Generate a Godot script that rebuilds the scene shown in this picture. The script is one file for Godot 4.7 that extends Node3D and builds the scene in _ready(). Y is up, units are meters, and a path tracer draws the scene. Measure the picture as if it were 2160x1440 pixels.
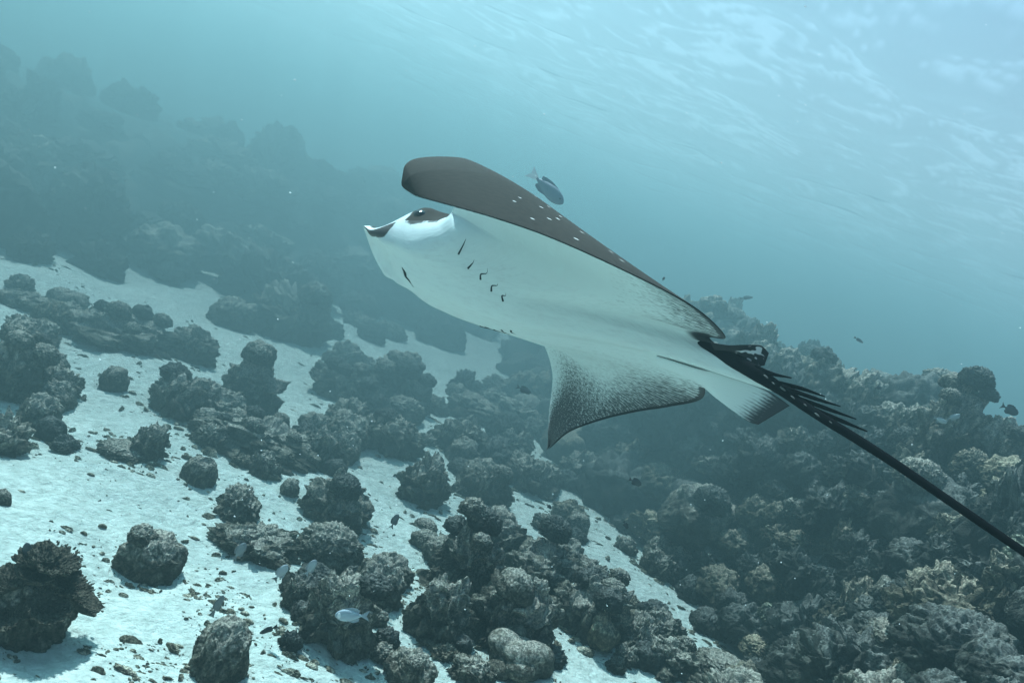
extends Node3D

# An eagle ray gliding over a coral reef, seen by a diver: water, sand, reef, ray and fishes are built as real geometry.

var used := {}
var noise_a := FastNoiseLite.new()
var noise_b := FastNoiseLite.new()
var cell_a := FastNoiseLite.new()
var rng := RandomNumberGenerator.new()


func numbered(called: String) -> String:
	var n: int = used.get(called, 0)
	used[called] = n + 1
	return called if n == 0 else "%s_%03d" % [called, n]


func tag(o: Node, label: String, category := "", group := "", kind := "") -> void:
	if label:
		o.set_meta("label", label)
	if category:
		o.set_meta("category", category)
	if group:
		o.set_meta("group", group)
	if kind:
		o.set_meta("kind", kind)


func put(called: String, mesh: Mesh, mat: Material, parent: Node3D = null) -> MeshInstance3D:
	var o := MeshInstance3D.new()
	o.mesh = mesh
	if mat:
		o.material_override = mat
	if parent:
		o.name = called
		parent.add_child(o, true)
	else:
		o.name = numbered(called)
		add_child(o, true)
	return o


func thing(called: String, at: Vector3, label: String, category: String, group := "") -> Node3D:
	var o := Node3D.new()
	o.name = numbered(called)
	add_child(o, true)
	o.position = at
	tag(o, label, category, group)
	return o


func smooth_normals(v: PackedVector3Array, t: PackedInt32Array) -> PackedVector3Array:
	var n := PackedVector3Array()
	n.resize(v.size())
	for k in range(0, t.size(), 3):
		var a := t[k]
		var b := t[k + 1]
		var c := t[k + 2]
		var m := (v[c] - v[a]).cross(v[b] - v[a])
		n[a] += m
		n[b] += m
		n[c] += m
	for k in n.size():
		n[k] = n[k].normalized()
	return n


func surface(am: ArrayMesh, v: PackedVector3Array, t: PackedInt32Array, colors := PackedColorArray(), uvs := PackedVector2Array()) -> ArrayMesh:
	var a := []
	a.resize(Mesh.ARRAY_MAX)
	a[Mesh.ARRAY_VERTEX] = v
	a[Mesh.ARRAY_NORMAL] = smooth_normals(v, t)
	a[Mesh.ARRAY_INDEX] = t
	if colors.size():
		a[Mesh.ARRAY_COLOR] = colors
	if uvs.size():
		a[Mesh.ARRAY_TEX_UV] = uvs
	am.add_surface_from_arrays(Mesh.PRIMITIVE_TRIANGLES, a)
	return am


func grid_faces(rows: int, cols: int, flip := false, wrap := false) -> PackedInt32Array:
	var t := PackedInt32Array()
	for i in rows - 1:
		for j in (cols if wrap else cols - 1):
			var a := i * cols + j
			var b := i * cols + (j + 1) % cols
			var c := a + cols
			var d := b + cols
			if flip:
				t.append_array([a, b, c, b, d, c])
			else:
				t.append_array([a, c, b, b, c, d])
	return t


func plain(c: Color, rough := 0.8, spec := 0.4) -> StandardMaterial3D:
	var m := StandardMaterial3D.new()
	m.albedo_color = c.linear_to_srgb()
	m.roughness = rough
	m.metallic_specular = spec
	return m


func spline(p: Array, x: float) -> Vector3:
	# Catmull-Rom through evenly spaced points, x from 0 to p.size() - 1
	var n := p.size() - 1
	var i := clampi(int(floor(x)), 0, n - 1)
	var u := x - i
	var p1: Vector3 = p[i]
	var p2: Vector3 = p[i + 1]
	var p0: Vector3 = p[i - 1] if i > 0 else p1 * 2.0 - p2
	var p3: Vector3 = p[i + 2] if i + 2 <= n else p2 * 2.0 - p1
	return p1.cubic_interpolate(p2, p0, p3, u)


func tube(am: ArrayMesh, path: Array, radii: Array, sides := 12, steps := 60, flat := 1.0, flat_dir := Vector3.UP) -> ArrayMesh:
	# a tapered tube along a spline; «flat» squeezes it along flat_dir
	var v := PackedVector3Array()
	var n := path.size() - 1
	for i in steps + 1:
		var x := float(i) / steps * n
		var p := spline(path, x)
		var q := spline(path, minf(x + 0.02, n)) - spline(path, maxf(x - 0.02, 0.0))
		q = q.normalized()
		var k := clampi(int(x), 0, n - 1)
		var r: float = lerpf(radii[k], radii[k + 1], x - k)
		var a := flat_dir.cross(q).normalized()
		var b := q.cross(a).normalized()
		for j in sides:
			var w := TAU * j / sides
			v.append(p + (a * cos(w) + b * sin(w) * flat) * r)
	var t := grid_faces(steps + 1, sides, false, true)
	var c0 := v.size()
	v.append(spline(path, 0))
	v.append(spline(path, n))
	for j in sides:
		var j2 := (j + 1) % sides
		t.append_array([c0, j, j2, c0 + 1, steps * sides + j2, steps * sides + j])
	return surface(am, v, t)


func ball(radius: float, squash := Vector3.ONE, rings := 16) -> ArrayMesh:
	var v := PackedVector3Array()
	var cols := rings * 2
	for i in rings + 1:
		var a := PI * i / rings
		for j in cols:
			var b := TAU * j / cols
			v.append(Vector3(sin(a) * cos(b), cos(a), sin(a) * sin(b)) * radius * squash)
	return surface(ArrayMesh.new(), v, grid_faces(rings + 1, cols, true, true))


func make_world() -> void:
	var cam := Camera3D.new()
	cam.name = "camera"
	cam.fov = 45.0
	cam.near = 0.05
	cam.far = 400.0
	var pitch := deg_to_rad(7.3)
	var roll := deg_to_rad(21.3)
	var ahead := Vector3(0, -sin(pitch), -cos(pitch))
	var up := Vector3(0, cos(pitch), -sin(pitch))
	cam.transform = Transform3D(Basis(Vector3.RIGHT * cos(roll) + up * sin(roll), up * cos(roll) - Vector3.RIGHT * sin(roll), -ahead), Vector3(0, 2.6, 0))
	add_child(cam)
	var e := Environment.new()
	e.tonemap_mode = Environment.TONE_MAPPER_LINEAR
	e.tonemap_exposure = 3.3
	e.background_mode = Environment.BG_SKY
	var sm := ProceduralSkyMaterial.new()
	sm.sky_top_color = Color(0.30, 0.47, 0.66)
	sm.sky_horizon_color = Color(0.82, 0.85, 0.88)
	sm.sky_curve = 0.25
	sm.ground_horizon_color = Color(0.3, 0.5, 0.55)
	sm.ground_bottom_color = Color(0.12, 0.25, 0.3)
	sm.sky_energy_multiplier = 0.8
	sm.ground_energy_multiplier = 0.55
	var sky := Sky.new()
	sky.sky_material = sm
	e.sky = sky
	e.sdfgi_enabled = true
	e.ssao_enabled = true
	e.ssil_enabled = true
	e.volumetric_fog_enabled = true
	e.volumetric_fog_density = 0.052
	e.volumetric_fog_albedo = Color(0.49, 0.9, 0.91).linear_to_srgb()
	e.volumetric_fog_anisotropy = 0.7
	var we := WorldEnvironment.new()
	we.name = "world"
	we.environment = e
	add_child(we)
	var sun := DirectionalLight3D.new()
	sun.name = "sun"
	sun.light_energy = 1.6
	sun.light_color = Color(0.86, 0.97, 1.0)
	sun.light_angular_distance = 2.0
	sun.shadow_enabled = true
	sun.look_at_from_position(Vector3.ZERO, -Vector3(-0.34, 0.86, -0.4), Vector3.FORWARD)
	add_child(sun)


# kind, place, half width / height / half depth, turn, tint, extra growths, group, label
func rock_list() -> Array:
	return [
		["dome", Vector3(-1.51, 0.00, -4.56), Vector3(0.21, 0.26, 0.19), 3.9, 0, "knob", "coral rocks scattered over the sand", "round coral boulder alone on open sand, a small knob on its right shoulder"],
		["dome", Vector3(-0.79, 0.00, -3.88), Vector3(0.17, 0.30, 0.15), 4.7, 0, "", "coral rocks scattered over the sand", "upright coral stump near the bottom left, a slender fish hovering on top"],
		["craggy", Vector3(-1.39, 0.00, -5.60), Vector3(0.20, 0.22, 0.18), 5.0, 0, "", "coral rocks scattered over the sand", "small blocky coral rock perched behind a low spreading one on the sand"],
		["ledge", Vector3(-1.11, 0.00, -5.21), Vector3(0.33, 0.16, 0.30), 0.4, 0, "", "coral rocks scattered over the sand", "low spreading coral rock with a shaded front edge, right of the lone boulder"],
		["dome", Vector3(-1.21, 0.00, -6.23), Vector3(0.09, 0.12, 0.08), 4.6, 0, "", "coral rocks scattered over the sand", "small smooth round boulder on a patch of sand left of the big twin rock"],
		["craggy", Vector3(-0.80, 0.00, -6.16), Vector3(0.32, 0.41, 0.29), 5.8, 0, "knob", "coral rocks scattered over the sand", "big rounded coral rock with pale upper face above the cauliflower coral"],
		["cauliflower", Vector3(-0.66, 0.00, -5.47), Vector3(0.26, 0.27, 0.23), 0.2, 0, "", "", "dense cauliflower coral cushion at the foot of the big rounded rock"],
		["craggy", Vector3(-2.25, 0.00, -7.92), Vector3(0.36, 0.56, 0.33), 2.9, 0, "top", "coral rocks scattered over the sand", "dark coral pinnacle with a separate knob on its top, left of centre"],
		["craggy", Vector3(-2.58, 0.00, -7.17), Vector3(0.34, 0.35, 0.30), 5.9, 0, "knob", "coral rocks scattered over the sand", "dark rock with a knobbed crest left of the coral pinnacle"],
		["ledge", Vector3(-2.31, 0.00, -7.40), Vector3(0.34, 0.26, 0.31), 0.4, 0, "", "coral rocks scattered over the sand", "low dark shoulder of rock joining the pinnacle and the knobbed rock"],
		["ledge", Vector3(-1.74, 0.00, -6.93), Vector3(0.62, 0.26, 0.56), 0.4, 0, "many", "coral rocks scattered over the sand", "long flat-topped coral ledge with pale lit top, below the pinnacle"],
		["craggy", Vector3(-1.27, 0.00, -7.25), Vector3(0.28, 0.35, 0.26), 0.7, 0, "", "coral rocks scattered over the sand", "rough block at the right end of the long flat ledge"],
		["dome", Vector3(-1.81, 0.00, -5.85), Vector3(0.14, 0.20, 0.13), 2.9, 0, "", "coral rocks scattered over the sand", "dark rounded block at the left foot of the long ledge, edge of the sand"],
		["craggy", Vector3(-2.24, 0.00, -5.89), Vector3(0.16, 0.26, 0.15), 1.5, 0, "", "coral rocks scattered over the sand", "small forked coral stump standing in a low coral patch on the sand"],
		["cauliflower", Vector3(-2.37, 0.00, -5.81), Vector3(0.21, 0.09, 0.19), 3.4, 0, "", "", "low ragged coral patch beside the small forked stump"],
		["craggy", Vector3(-3.86, 0.00, -8.39), Vector3(0.66, 0.34, 0.59), 3.6, 0, "many", "coral rocks scattered over the sand", "wide bushy coral mound on the upper left sand patch"],
		["craggy", Vector3(-3.22, 0.00, -8.79), Vector3(0.31, 0.40, 0.28), 0.1, 0, "", "coral rocks scattered over the sand", "squat dark mound just right of the wide bushy mound"],
		["craggy", Vector3(-3.14, 0.00, -11.70), Vector3(0.65, 0.83, 0.59), 1.4, 0, "knob", "coral rocks scattered over the sand", "tall hazy coral block at the back edge of the sand, left of the ray"],
		["knobby", Vector3(-3.69, 0.00, -11.09), Vector3(0.40, 0.41, 0.36), 1.8, 0, "", "coral rocks scattered over the sand", "hazy low block left of the tall hazy one at the back edge of the sand"],
		["craggy", Vector3(-1.71, 0.00, -9.71), Vector3(0.48, 0.37, 0.43), 5.8, 0, "many", "coral rocks scattered over the sand", "hazy lumpy mound under the chin of the ray"],
		["craggy", Vector3(-1.13, 0.00, -10.35), Vector3(0.57, 0.52, 0.51), 4.8, 0, "many", "coral rocks scattered over the sand", "broad pale-topped mound below the ray, left of the bright sand patch"],
		["craggy", Vector3(-0.81, 0.00, -8.33), Vector3(0.41, 0.38, 0.37), 1.0, 0, "knob", "coral rocks scattered over the sand", "rough rock between the broad mound and the long ledge"],
		["knobby", Vector3(-1.21, 0.00, -8.10), Vector3(0.29, 0.29, 0.26), 5.0, 0, "", "coral rocks scattered over the sand", "pale knobby rock right of the ledge end"],
		["craggy", Vector3(-0.27, 0.00, -7.34), Vector3(0.27, 0.48, 0.25), 0.9, 0, "", "coral rocks scattered over the sand", "dark steep rock casting shadow on the central sand patch"],
		["craggy", Vector3(-0.12, 0.00, -9.30), Vector3(0.35, 0.37, 0.32), 3.9, 0, "", "coral rocks scattered over the sand", "shaded rock behind the central sand patch"],
		["craggy", Vector3(0.28, 0.00, -8.03), Vector3(0.31, 0.38, 0.28), 0.8, 0, "knob", "coral rocks scattered over the sand", "peaked rock behind the central coral massif"],
		["knobby", Vector3(-0.12, 0.00, -11.10), Vector3(0.45, 0.34, 0.40), 0.0, 0, "", "coral rocks scattered over the sand", "hazy rock just right of the far bright sand patch"],
		["craggy", Vector3(0.45, 0.00, -11.75), Vector3(0.50, 0.34, 0.45), 5.5, 0, "", "coral rocks scattered over the sand", "hazy rock below the front edge of the drooping wing"],
		["craggy", Vector3(1.00, 0.06, -11.39), Vector3(0.30, 0.39, 0.27), 1.3, 0, "", "coral rocks scattered over the sand", "hazy rock touching the drooping wing tip in view"],
		["craggy", Vector3(0.77, 0.00, -9.04), Vector3(0.40, 0.38, 0.36), 1.4, 0, "", "coral rocks scattered over the sand", "dark rock under the drooping wing tip"],
		["craggy", Vector3(1.33, 0.00, -9.74), Vector3(0.31, 0.43, 0.28), 6.2, 0, "", "coral rocks scattered over the sand", "rock right of the wing tip where the sand tongue starts"],
		["dome", Vector3(1.26, 0.00, -7.89), Vector3(0.15, 0.23, 0.13), 5.5, 0, "", "coral rocks scattered over the sand", "little round head on the sand right of the central massif"],
		["cauliflower", Vector3(-0.11, 0.00, -6.69), Vector3(0.12, 0.08, 0.11), 1.8, 0, "", "", "tiny cup-shaped coral on the central sand patch"],
		["craggy", Vector3(0.27, 0.00, -5.73), Vector3(0.33, 0.63, 0.30), 6.0, 0, "many", "blocks of the big coral massif in the bottom centre", "tall dark left column of the central coral massif"],
		["craggy", Vector3(0.46, 0.00, -6.84), Vector3(0.31, 0.30, 0.28), 3.4, 0, "", "blocks of the big coral massif in the bottom centre", "rough crest of the central coral massif under its peak"],
		["craggy", Vector3(0.91, 0.00, -6.51), Vector3(0.36, 0.41, 0.33), 4.3, 0, "hole", "blocks of the big coral massif in the bottom centre", "broad domed block of the central massif with a dark hole near its top"],
		["craggy", Vector3(0.69, 0.00, -5.34), Vector3(0.36, 0.49, 0.33), 1.3, 0, "knob", "blocks of the big coral massif in the bottom centre", "dark front face of the central massif above the lobed corals"],
		["craggy", Vector3(1.29, 0.00, -5.97), Vector3(0.35, 0.46, 0.32), 5.9, 0, "many", "blocks of the big coral massif in the bottom centre", "rough right-hand block of the central massif beside the sand tongue"],
		["craggy", Vector3(0.24, 0.00, -5.04), Vector3(0.27, 0.42, 0.24), 4.3, 0, "", "blocks of the big coral massif in the bottom centre", "deeply shaded block at the left front of the central massif"],
		["craggy", Vector3(-0.35, 0.00, -4.51), Vector3(0.26, 0.44, 0.24), 6.1, 0, "knob", "blocks of the big coral massif in the bottom centre", "left spur of the massif standing on the sand behind pale fishes"],
		["knobby", Vector3(-0.24, 0.00, -5.21), Vector3(0.21, 0.30, 0.19), 5.6, 0, "", "blocks of the big coral massif in the bottom centre", "lumpy shoulder between the left spur and the massif"],
		["pinnacle", Vector3(-0.67, 0.00, -4.70), Vector3(0.09, 0.18, 0.08), 0.1, 0, "", "blocks of the big coral massif in the bottom centre", "small upright block at the left tip of the spur"],
		["knobby", Vector3(0.15, 0.00, -4.45), Vector3(0.17, 0.21, 0.15), 2.3, 0, "knob", "blocks of the big coral massif in the bottom centre", "pale knobby coral at the bottom edge, left of the lobed coral"],
		["craggy", Vector3(0.49, 0.00, -4.67), Vector3(0.17, 0.13, 0.15), 1.0, 0, "", "blocks of the big coral massif in the bottom centre", "low dark rock at the bottom edge left beside the lobed coral"],
		["lobed", Vector3(0.77, 0.00, -4.93), Vector3(0.28, 0.25, 0.25), 0.9, 0, "", "", "big lobed coral with smooth rounded columns at the bottom centre"],
		["lobed", Vector3(1.38, 0.00, -5.72), Vector3(0.17, 0.25, 0.16), 0.4, 2, "", "", "tan lobed coral with pale rounded knobs on the massif right side"],
		["craggy", Vector3(1.67, 0.00, -5.87), Vector3(0.21, 0.32, 0.19), 1.9, 0, "", "blocks of the big coral massif in the bottom centre", "rough block beneath the tan lobed coral"],
		["craggy", Vector3(1.93, 0.00, -5.77), Vector3(0.28, 0.21, 0.25), 3.8, 0, "knob", "blocks of the big coral massif in the bottom centre", "grey rock at the bottom edge right of the tan lobed coral"],
		["cauliflower", Vector3(2.47, 0.00, -6.08), Vector3(0.30, 0.12, 0.27), 0.0, 0, "", "", "low scruffy coral on the sand tongue at the bottom edge"],
		["craggy", Vector3(2.11, 0.00, -7.72), Vector3(0.21, 0.23, 0.19), 4.3, 0, "", "coral rocks scattered over the sand", "rock where the sand tongue meets the right reef"],
		["knobby", Vector3(1.81, 0.00, -8.01), Vector3(0.15, 0.15, 0.13), 2.1, 0, "", "coral rocks scattered over the sand", "small lump in the middle of the sand tongue"],
		["craggy", Vector3(-3.62, 0.00, -6.32), Vector3(0.37, 0.48, 0.33), 1.9, 0, "many", "rocks along the left edge", "large dark rock mass at the left edge beside the rubble slope"],
		["craggy", Vector3(-2.98, 0.00, -5.30), Vector3(0.22, 0.31, 0.20), 5.1, 0, "", "rocks along the left edge", "dark rock cut by the left edge below the large rock mass"],
		["knobby", Vector3(-3.28, 0.00, -6.37), Vector3(0.19, 0.21, 0.17), 3.0, 0, "", "rocks along the left edge", "low rock right of the left-edge rock mass"],
		["craggy", Vector3(-4.26, 0.00, -7.51), Vector3(0.30, 0.25, 0.27), 2.0, 0, "", "rocks along the left edge", "lumpy rock at the left edge above the large rock mass"],
		["dome", Vector3(-4.85, 0.00, -9.05), Vector3(0.24, 0.17, 0.22), 3.0, 0, "", "rocks along the left edge", "small hazy boulder on the upper left sand patch"],
		["ledge", Vector3(-4.97, 0.00, -8.43), Vector3(0.34, 0.17, 0.31), 0.6, 0, "", "rocks along the left edge", "flat hazy rock at the left edge on the upper sand patch"],
		["dome", Vector3(-3.20, 0.00, -7.13), Vector3(0.13, 0.20, 0.12), 0.4, 0, "", "rocks along the left edge", "single little dark boulder on rubble under the wide bushy mound"],
		["dome", Vector3(-2.47, 0.00, -4.58), Vector3(0.06, 0.09, 0.05), 6.1, 0, "", "rocks along the left edge", "half round stone cut by the left edge on the open sand"],
		["knobby", Vector3(2.91, 2.09, -9.06), Vector3(0.22, 0.43, 0.19), 0.1, 0, "", "coral heads on the skyline of the right reef", "rounded coral head on the skyline just behind the stinging spines"],
		["craggy", Vector3(3.24, 2.15, -8.61), Vector3(0.36, 0.45, 0.32), 4.7, 0, "knob", "coral heads on the skyline of the right reef", "wide coral head on the skyline above the spines"],
		["knobby", Vector3(3.43, 2.15, -8.11), Vector3(0.22, 0.46, 0.20), 5.3, 0, "", "coral heads on the skyline of the right reef", "knobby coral head on the skyline right of the wide one"],
		["pinnacle", Vector3(3.69, 1.91, -6.92), Vector3(0.37, 0.97, 0.33), -0.7, 0, "many", "coral heads on the skyline of the right reef", "tallest coral tower on the right skyline with pale lit top"],
		["craggy", Vector3(3.57, 2.13, -7.42), Vector3(0.19, 0.34, 0.17), 4.9, 0, "", "coral heads on the skyline of the right reef", "small overhanging coral block left of the tall tower"],
		["craggy", Vector3(4.00, 2.15, -6.72), Vector3(0.26, 0.51, 0.24), 2.3, 0, "knob", "coral heads on the skyline of the right reef", "dark coral block right of the tall tower near the right edge"],
		["pinnacle", Vector3(3.16, 2.15, -13.33), Vector3(0.29, 0.76, 0.26), -0.2, 0, "", "", "faint ghostly coral pinnacle far behind the near wing corner"],
		["dome", Vector3(4.84, 2.15, -11.21), Vector3(0.31, 0.48, 0.28), 0.1, 0, "", "", "faint round coral head in the haze between skyline heads"],
		["knobby", Vector3(2.76, 2.14, -9.61), Vector3(0.25, 0.33, 0.23), 0.3, 0, "", "coral heads on the skyline of the right reef", "pale hazy mound behind the blotched pelvic fin"],
		["knobby", Vector3(2.72, 2.09, -12.41), Vector3(0.35, 0.44, 0.32), 1.4, 1, "", "coral heads crowding the right-hand reef", "medium dark knobby coral high on the right reef, below pale pelvic fin, left one"],
		["knobby", Vector3(3.12, 2.09, -11.06), Vector3(0.34, 0.38, 0.35), 3.6, 1, "", "coral heads crowding the right-hand reef", "medium dark knobby coral high on the right reef, below pale pelvic fin, right one"],
		["ledge", Vector3(1.34, 0.90, -11.95), Vector3(0.48, 0.45, 0.53), 5.8, 1, "knob", "coral heads crowding the right-hand reef", "big dark flat shelf high on the right reef, beside the sand tongue"],
		["knobby", Vector3(4.67, 2.11, -10.16), Vector3(0.23, 0.34, 0.22), 1.5, 4, "", "coral heads crowding the right-hand reef", "small brown knobby coral high on the right reef, below the thin tail end, left one"],
		["knobby", Vector3(4.28, 2.11, -9.04), Vector3(0.23, 0.21, 0.25), 4.8, 4, "", "coral heads crowding the right-hand reef", "small brown knobby coral high on the right reef, below the thin tail end, right one"],
		["knobby", Vector3(4.06, 2.05, -8.49), Vector3(0.60, 0.75, 0.53), 1.7, 1, "knob", "coral heads crowding the right-hand reef", "big dark knobby coral high on the right reef, below the thin tail end"],
		["knobby", Vector3(2.61, 0.14, -7.38), Vector3(0.29, 0.30, 0.22), 1.8, 4, "", "coral heads crowding the right-hand reef", "small brown knobby coral low on the right reef, below pale pelvic fin, leftmost"],
		["knobby", Vector3(2.71, 0.50, -7.70), Vector3(0.21, 0.25, 0.20), 2.8, 4, "", "coral heads crowding the right-hand reef", "small brown knobby coral low on the right reef, below pale pelvic fin, second"],
		["knobby", Vector3(2.87, 0.42, -6.96), Vector3(0.20, 0.31, 0.23), 3.9, 4, "", "coral heads crowding the right-hand reef", "small brown knobby coral low on the right reef, below pale pelvic fin, rightmost"],
		["knobby", Vector3(4.05, 2.09, -10.78), Vector3(0.37, 0.34, 0.38), 0.4, 1, "", "coral heads crowding the right-hand reef", "medium dark knobby coral high on the right reef, below the spines"],
		["craggy", Vector3(0.53, -0.06, -13.26), Vector3(0.59, 0.61, 0.49), 3.4, 4, "knob", "coral heads crowding the right-hand reef", "big brown craggy rock high on the right reef, beside the sand tongue, leftmost"],
		["craggy", Vector3(1.14, 0.96, -13.00), Vector3(0.64, 0.83, 0.57), 4.5, 4, "knob", "coral heads crowding the right-hand reef", "big brown craggy rock high on the right reef, beside the sand tongue, second"],
		["craggy", Vector3(1.98, 1.90, -11.17), Vector3(0.60, 0.75, 0.64), 0.2, 4, "knob", "coral heads crowding the right-hand reef", "big brown craggy rock high on the right reef, beside the sand tongue, rightmost"],
		["craggy", Vector3(3.22, 1.53, -5.35), Vector3(0.22, 0.25, 0.20), 3.4, 1, "", "coral heads crowding the right-hand reef", "small dark craggy rock low on the right reef, at right edge"],
		["pinnacle", Vector3(3.77, 2.11, -12.67), Vector3(0.21, 0.39, 0.20), 3.3, 3, "", "coral heads crowding the right-hand reef", "small greenish upright block high on the right reef, below pale pelvic fin"],
		["cauliflower", Vector3(2.88, 0.97, -5.06), Vector3(0.25, 0.23, 0.23), 1.7, 1, "", "coral heads crowding the right-hand reef", "small dark cauliflower coral at the bottom edge, below the thin tail end"],
		["lobed", Vector3(2.36, 0.56, -8.68), Vector3(0.22, 0.26, 0.22), 2.4, 1, "", "coral heads crowding the right-hand reef", "small dark lobed coral half-way up the right reef, beside the sand tongue"],
		["craggy", Vector3(3.17, 1.19, -7.07), Vector3(0.38, 0.43, 0.33), 1.2, 1, "knob", "coral heads crowding the right-hand reef", "large dark craggy rock half-way up the right reef, below the spines"],
		["dome", Vector3(2.50, 0.42, -8.21), Vector3(0.57, 0.50, 0.46), 0.9, 0, "knob", "coral heads crowding the right-hand reef", "big grey domed coral half-way up the right reef, below pale pelvic fin"],
		["craggy", Vector3(2.17, 0.95, -9.62), Vector3(0.70, 0.77, 0.65), 1.9, 1, "knob", "coral heads crowding the right-hand reef", "big dark craggy rock high on the right reef, beside the sand tongue"],
		["dome", Vector3(3.55, 2.10, -9.76), Vector3(0.26, 0.32, 0.27), 3.3, 1, "", "coral heads crowding the right-hand reef", "medium dark domed coral high on the right reef, below the spines"],
		["craggy", Vector3(2.45, 2.05, -10.22), Vector3(0.30, 0.32, 0.34), 2.6, 1, "", "coral heads crowding the right-hand reef", "medium dark craggy rock high on the right reef, below pale pelvic fin, leftmost"],
		["craggy", Vector3(2.57, 1.67, -9.35), Vector3(0.34, 0.33, 0.31), 1.4, 1, "", "coral heads crowding the right-hand reef", "medium dark craggy rock high on the right reef, below pale pelvic fin, second"],
		["craggy", Vector3(2.63, 1.50, -8.97), Vector3(0.28, 0.30, 0.31), 6.1, 1, "", "coral heads crowding the right-hand reef", "medium dark craggy rock high on the right reef, below pale pelvic fin, third"],
		["craggy", Vector3(3.61, 2.09, -13.27), Vector3(0.40, 0.43, 0.32), 5.4, 1, "", "coral heads crowding the right-hand reef", "medium dark craggy rock high on the right reef, below pale pelvic fin, fourth"],
		["craggy", Vector3(2.73, 1.32, -8.53), Vector3(0.33, 0.27, 0.32), 2.1, 1, "", "coral heads crowding the right-hand reef", "medium dark craggy rock high on the right reef, below pale pelvic fin, fifth"],
		["craggy", Vector3(2.83, 1.19, -8.12), Vector3(0.35, 0.47, 0.30), 6.1, 1, "", "coral heads crowding the right-hand reef", "medium dark craggy rock high on the right reef, below pale pelvic fin, rightmost"],
		["cauliflower", Vector3(2.69, 0.40, -5.15), Vector3(0.34, 0.50, 0.43), 4.0, 1, "knob", "coral heads crowding the right-hand reef", "large dark cauliflower coral at the bottom edge, below the spines"],
		["craggy", Vector3(4.47, 2.09, -11.67), Vector3(0.35, 0.49, 0.30), 4.6, 4, "", "coral heads crowding the right-hand reef", "medium brown craggy rock high on the right reef, below the spines"],
		["dome", Vector3(1.50, 1.57, -12.51), Vector3(0.61, 0.70, 0.61), 5.7, 1, "knob", "coral heads crowding the right-hand reef", "big dark domed coral high on the right reef, beside the sand tongue"],
		["knobby", Vector3(4.37, 2.09, -7.36), Vector3(0.35, 0.44, 0.34), 3.3, 1, "knob", "coral heads crowding the right-hand reef", "large dark knobby coral high on the right reef, at right edge"],
		["knobby", Vector3(2.54, 1.12, -3.71), Vector3(0.22, 0.36, 0.26), 1.6, 1, "", "coral heads crowding the right-hand reef", "small dark knobby coral at the bottom edge, at right edge, left one"],
		["knobby", Vector3(2.67, 1.45, -3.71), Vector3(0.22, 0.21, 0.21), 1.7, 1, "", "coral heads crowding the right-hand reef", "small dark knobby coral at the bottom edge, at right edge, right one"],
		["cauliflower", Vector3(1.48, 0.36, -10.57), Vector3(0.30, 0.39, 0.25), 1.2, 1, "", "coral heads crowding the right-hand reef", "medium dark cauliflower coral high on the right reef, beside the sand tongue, leftmost"],
		["cauliflower", Vector3(1.38, 1.65, -13.09), Vector3(0.27, 0.33, 0.25), 4.4, 1, "", "coral heads crowding the right-hand reef", "medium dark cauliflower coral high on the right reef, beside the sand tongue, second"],
		["cauliflower", Vector3(2.11, 2.10, -13.13), Vector3(0.33, 0.35, 0.28), 2.7, 1, "", "coral heads crowding the right-hand reef", "medium dark cauliflower coral high on the right reef, beside the sand tongue, rightmost"],
		["craggy", Vector3(2.52, 2.11, -11.79), Vector3(0.24, 0.27, 0.22), 5.0, 1, "", "coral heads crowding the right-hand reef", "small dark craggy rock high on the right reef, below pale pelvic fin, leftmost"],
		["craggy", Vector3(2.48, 1.19, -9.03), Vector3(0.23, 0.25, 0.22), 5.8, 1, "", "coral heads crowding the right-hand reef", "small dark craggy rock high on the right reef, below pale pelvic fin, second"],
		["craggy", Vector3(2.93, 2.11, -12.87), Vector3(0.22, 0.31, 0.21), 4.2, 1, "", "coral heads crowding the right-hand reef", "small dark craggy rock high on the right reef, below pale pelvic fin, third"],
		["craggy", Vector3(3.41, 2.11, -11.62), Vector3(0.25, 0.29, 0.22), 0.7, 1, "", "coral heads crowding the right-hand reef", "small dark craggy rock high on the right reef, below pale pelvic fin, fourth"],
		["craggy", Vector3(3.01, 2.11, -9.88), Vector3(0.24, 0.33, 0.22), 4.1, 1, "", "coral heads crowding the right-hand reef", "small dark craggy rock high on the right reef, below pale pelvic fin, rightmost"],
		["pinnacle", Vector3(3.58, 2.10, -5.30), Vector3(0.19, 0.35, 0.19), 1.3, 4, "", "coral heads crowding the right-hand reef", "small brown upright block half-way up the right reef, at right edge"],
		["craggy", Vector3(3.03, 0.68, -6.78), Vector3(0.37, 0.33, 0.31), 1.3, 1, "", "coral heads crowding the right-hand reef", "medium dark craggy rock low on the right reef, below the spines"],
		["ledge", Vector3(3.30, 2.09, -12.76), Vector3(0.39, 0.29, 0.31), 0.8, 1, "", "coral heads crowding the right-hand reef", "medium dark flat shelf high on the right reef, below pale pelvic fin"],
		["ledge", Vector3(3.36, 1.67, -7.09), Vector3(0.32, 0.30, 0.36), 4.7, 1, "", "coral heads crowding the right-hand reef", "medium dark flat shelf high on the right reef, below the thin tail end, left one"],
		["ledge", Vector3(4.71, 2.10, -9.71), Vector3(0.33, 0.21, 0.24), 3.1, 1, "", "coral heads crowding the right-hand reef", "medium dark flat shelf high on the right reef, below the thin tail end, right one"],
		["ledge", Vector3(1.68, 0.33, -10.07), Vector3(0.23, 0.21, 0.20), 4.4, 4, "", "coral heads crowding the right-hand reef", "small brown flat shelf high on the right reef, beside the sand tongue"],
		["craggy", Vector3(5.12, 2.08, -9.35), Vector3(0.47, 0.44, 0.44), 4.7, 1, "knob", "coral heads crowding the right-hand reef", "large dark craggy rock high on the right reef, at right edge, left one"],
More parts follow.
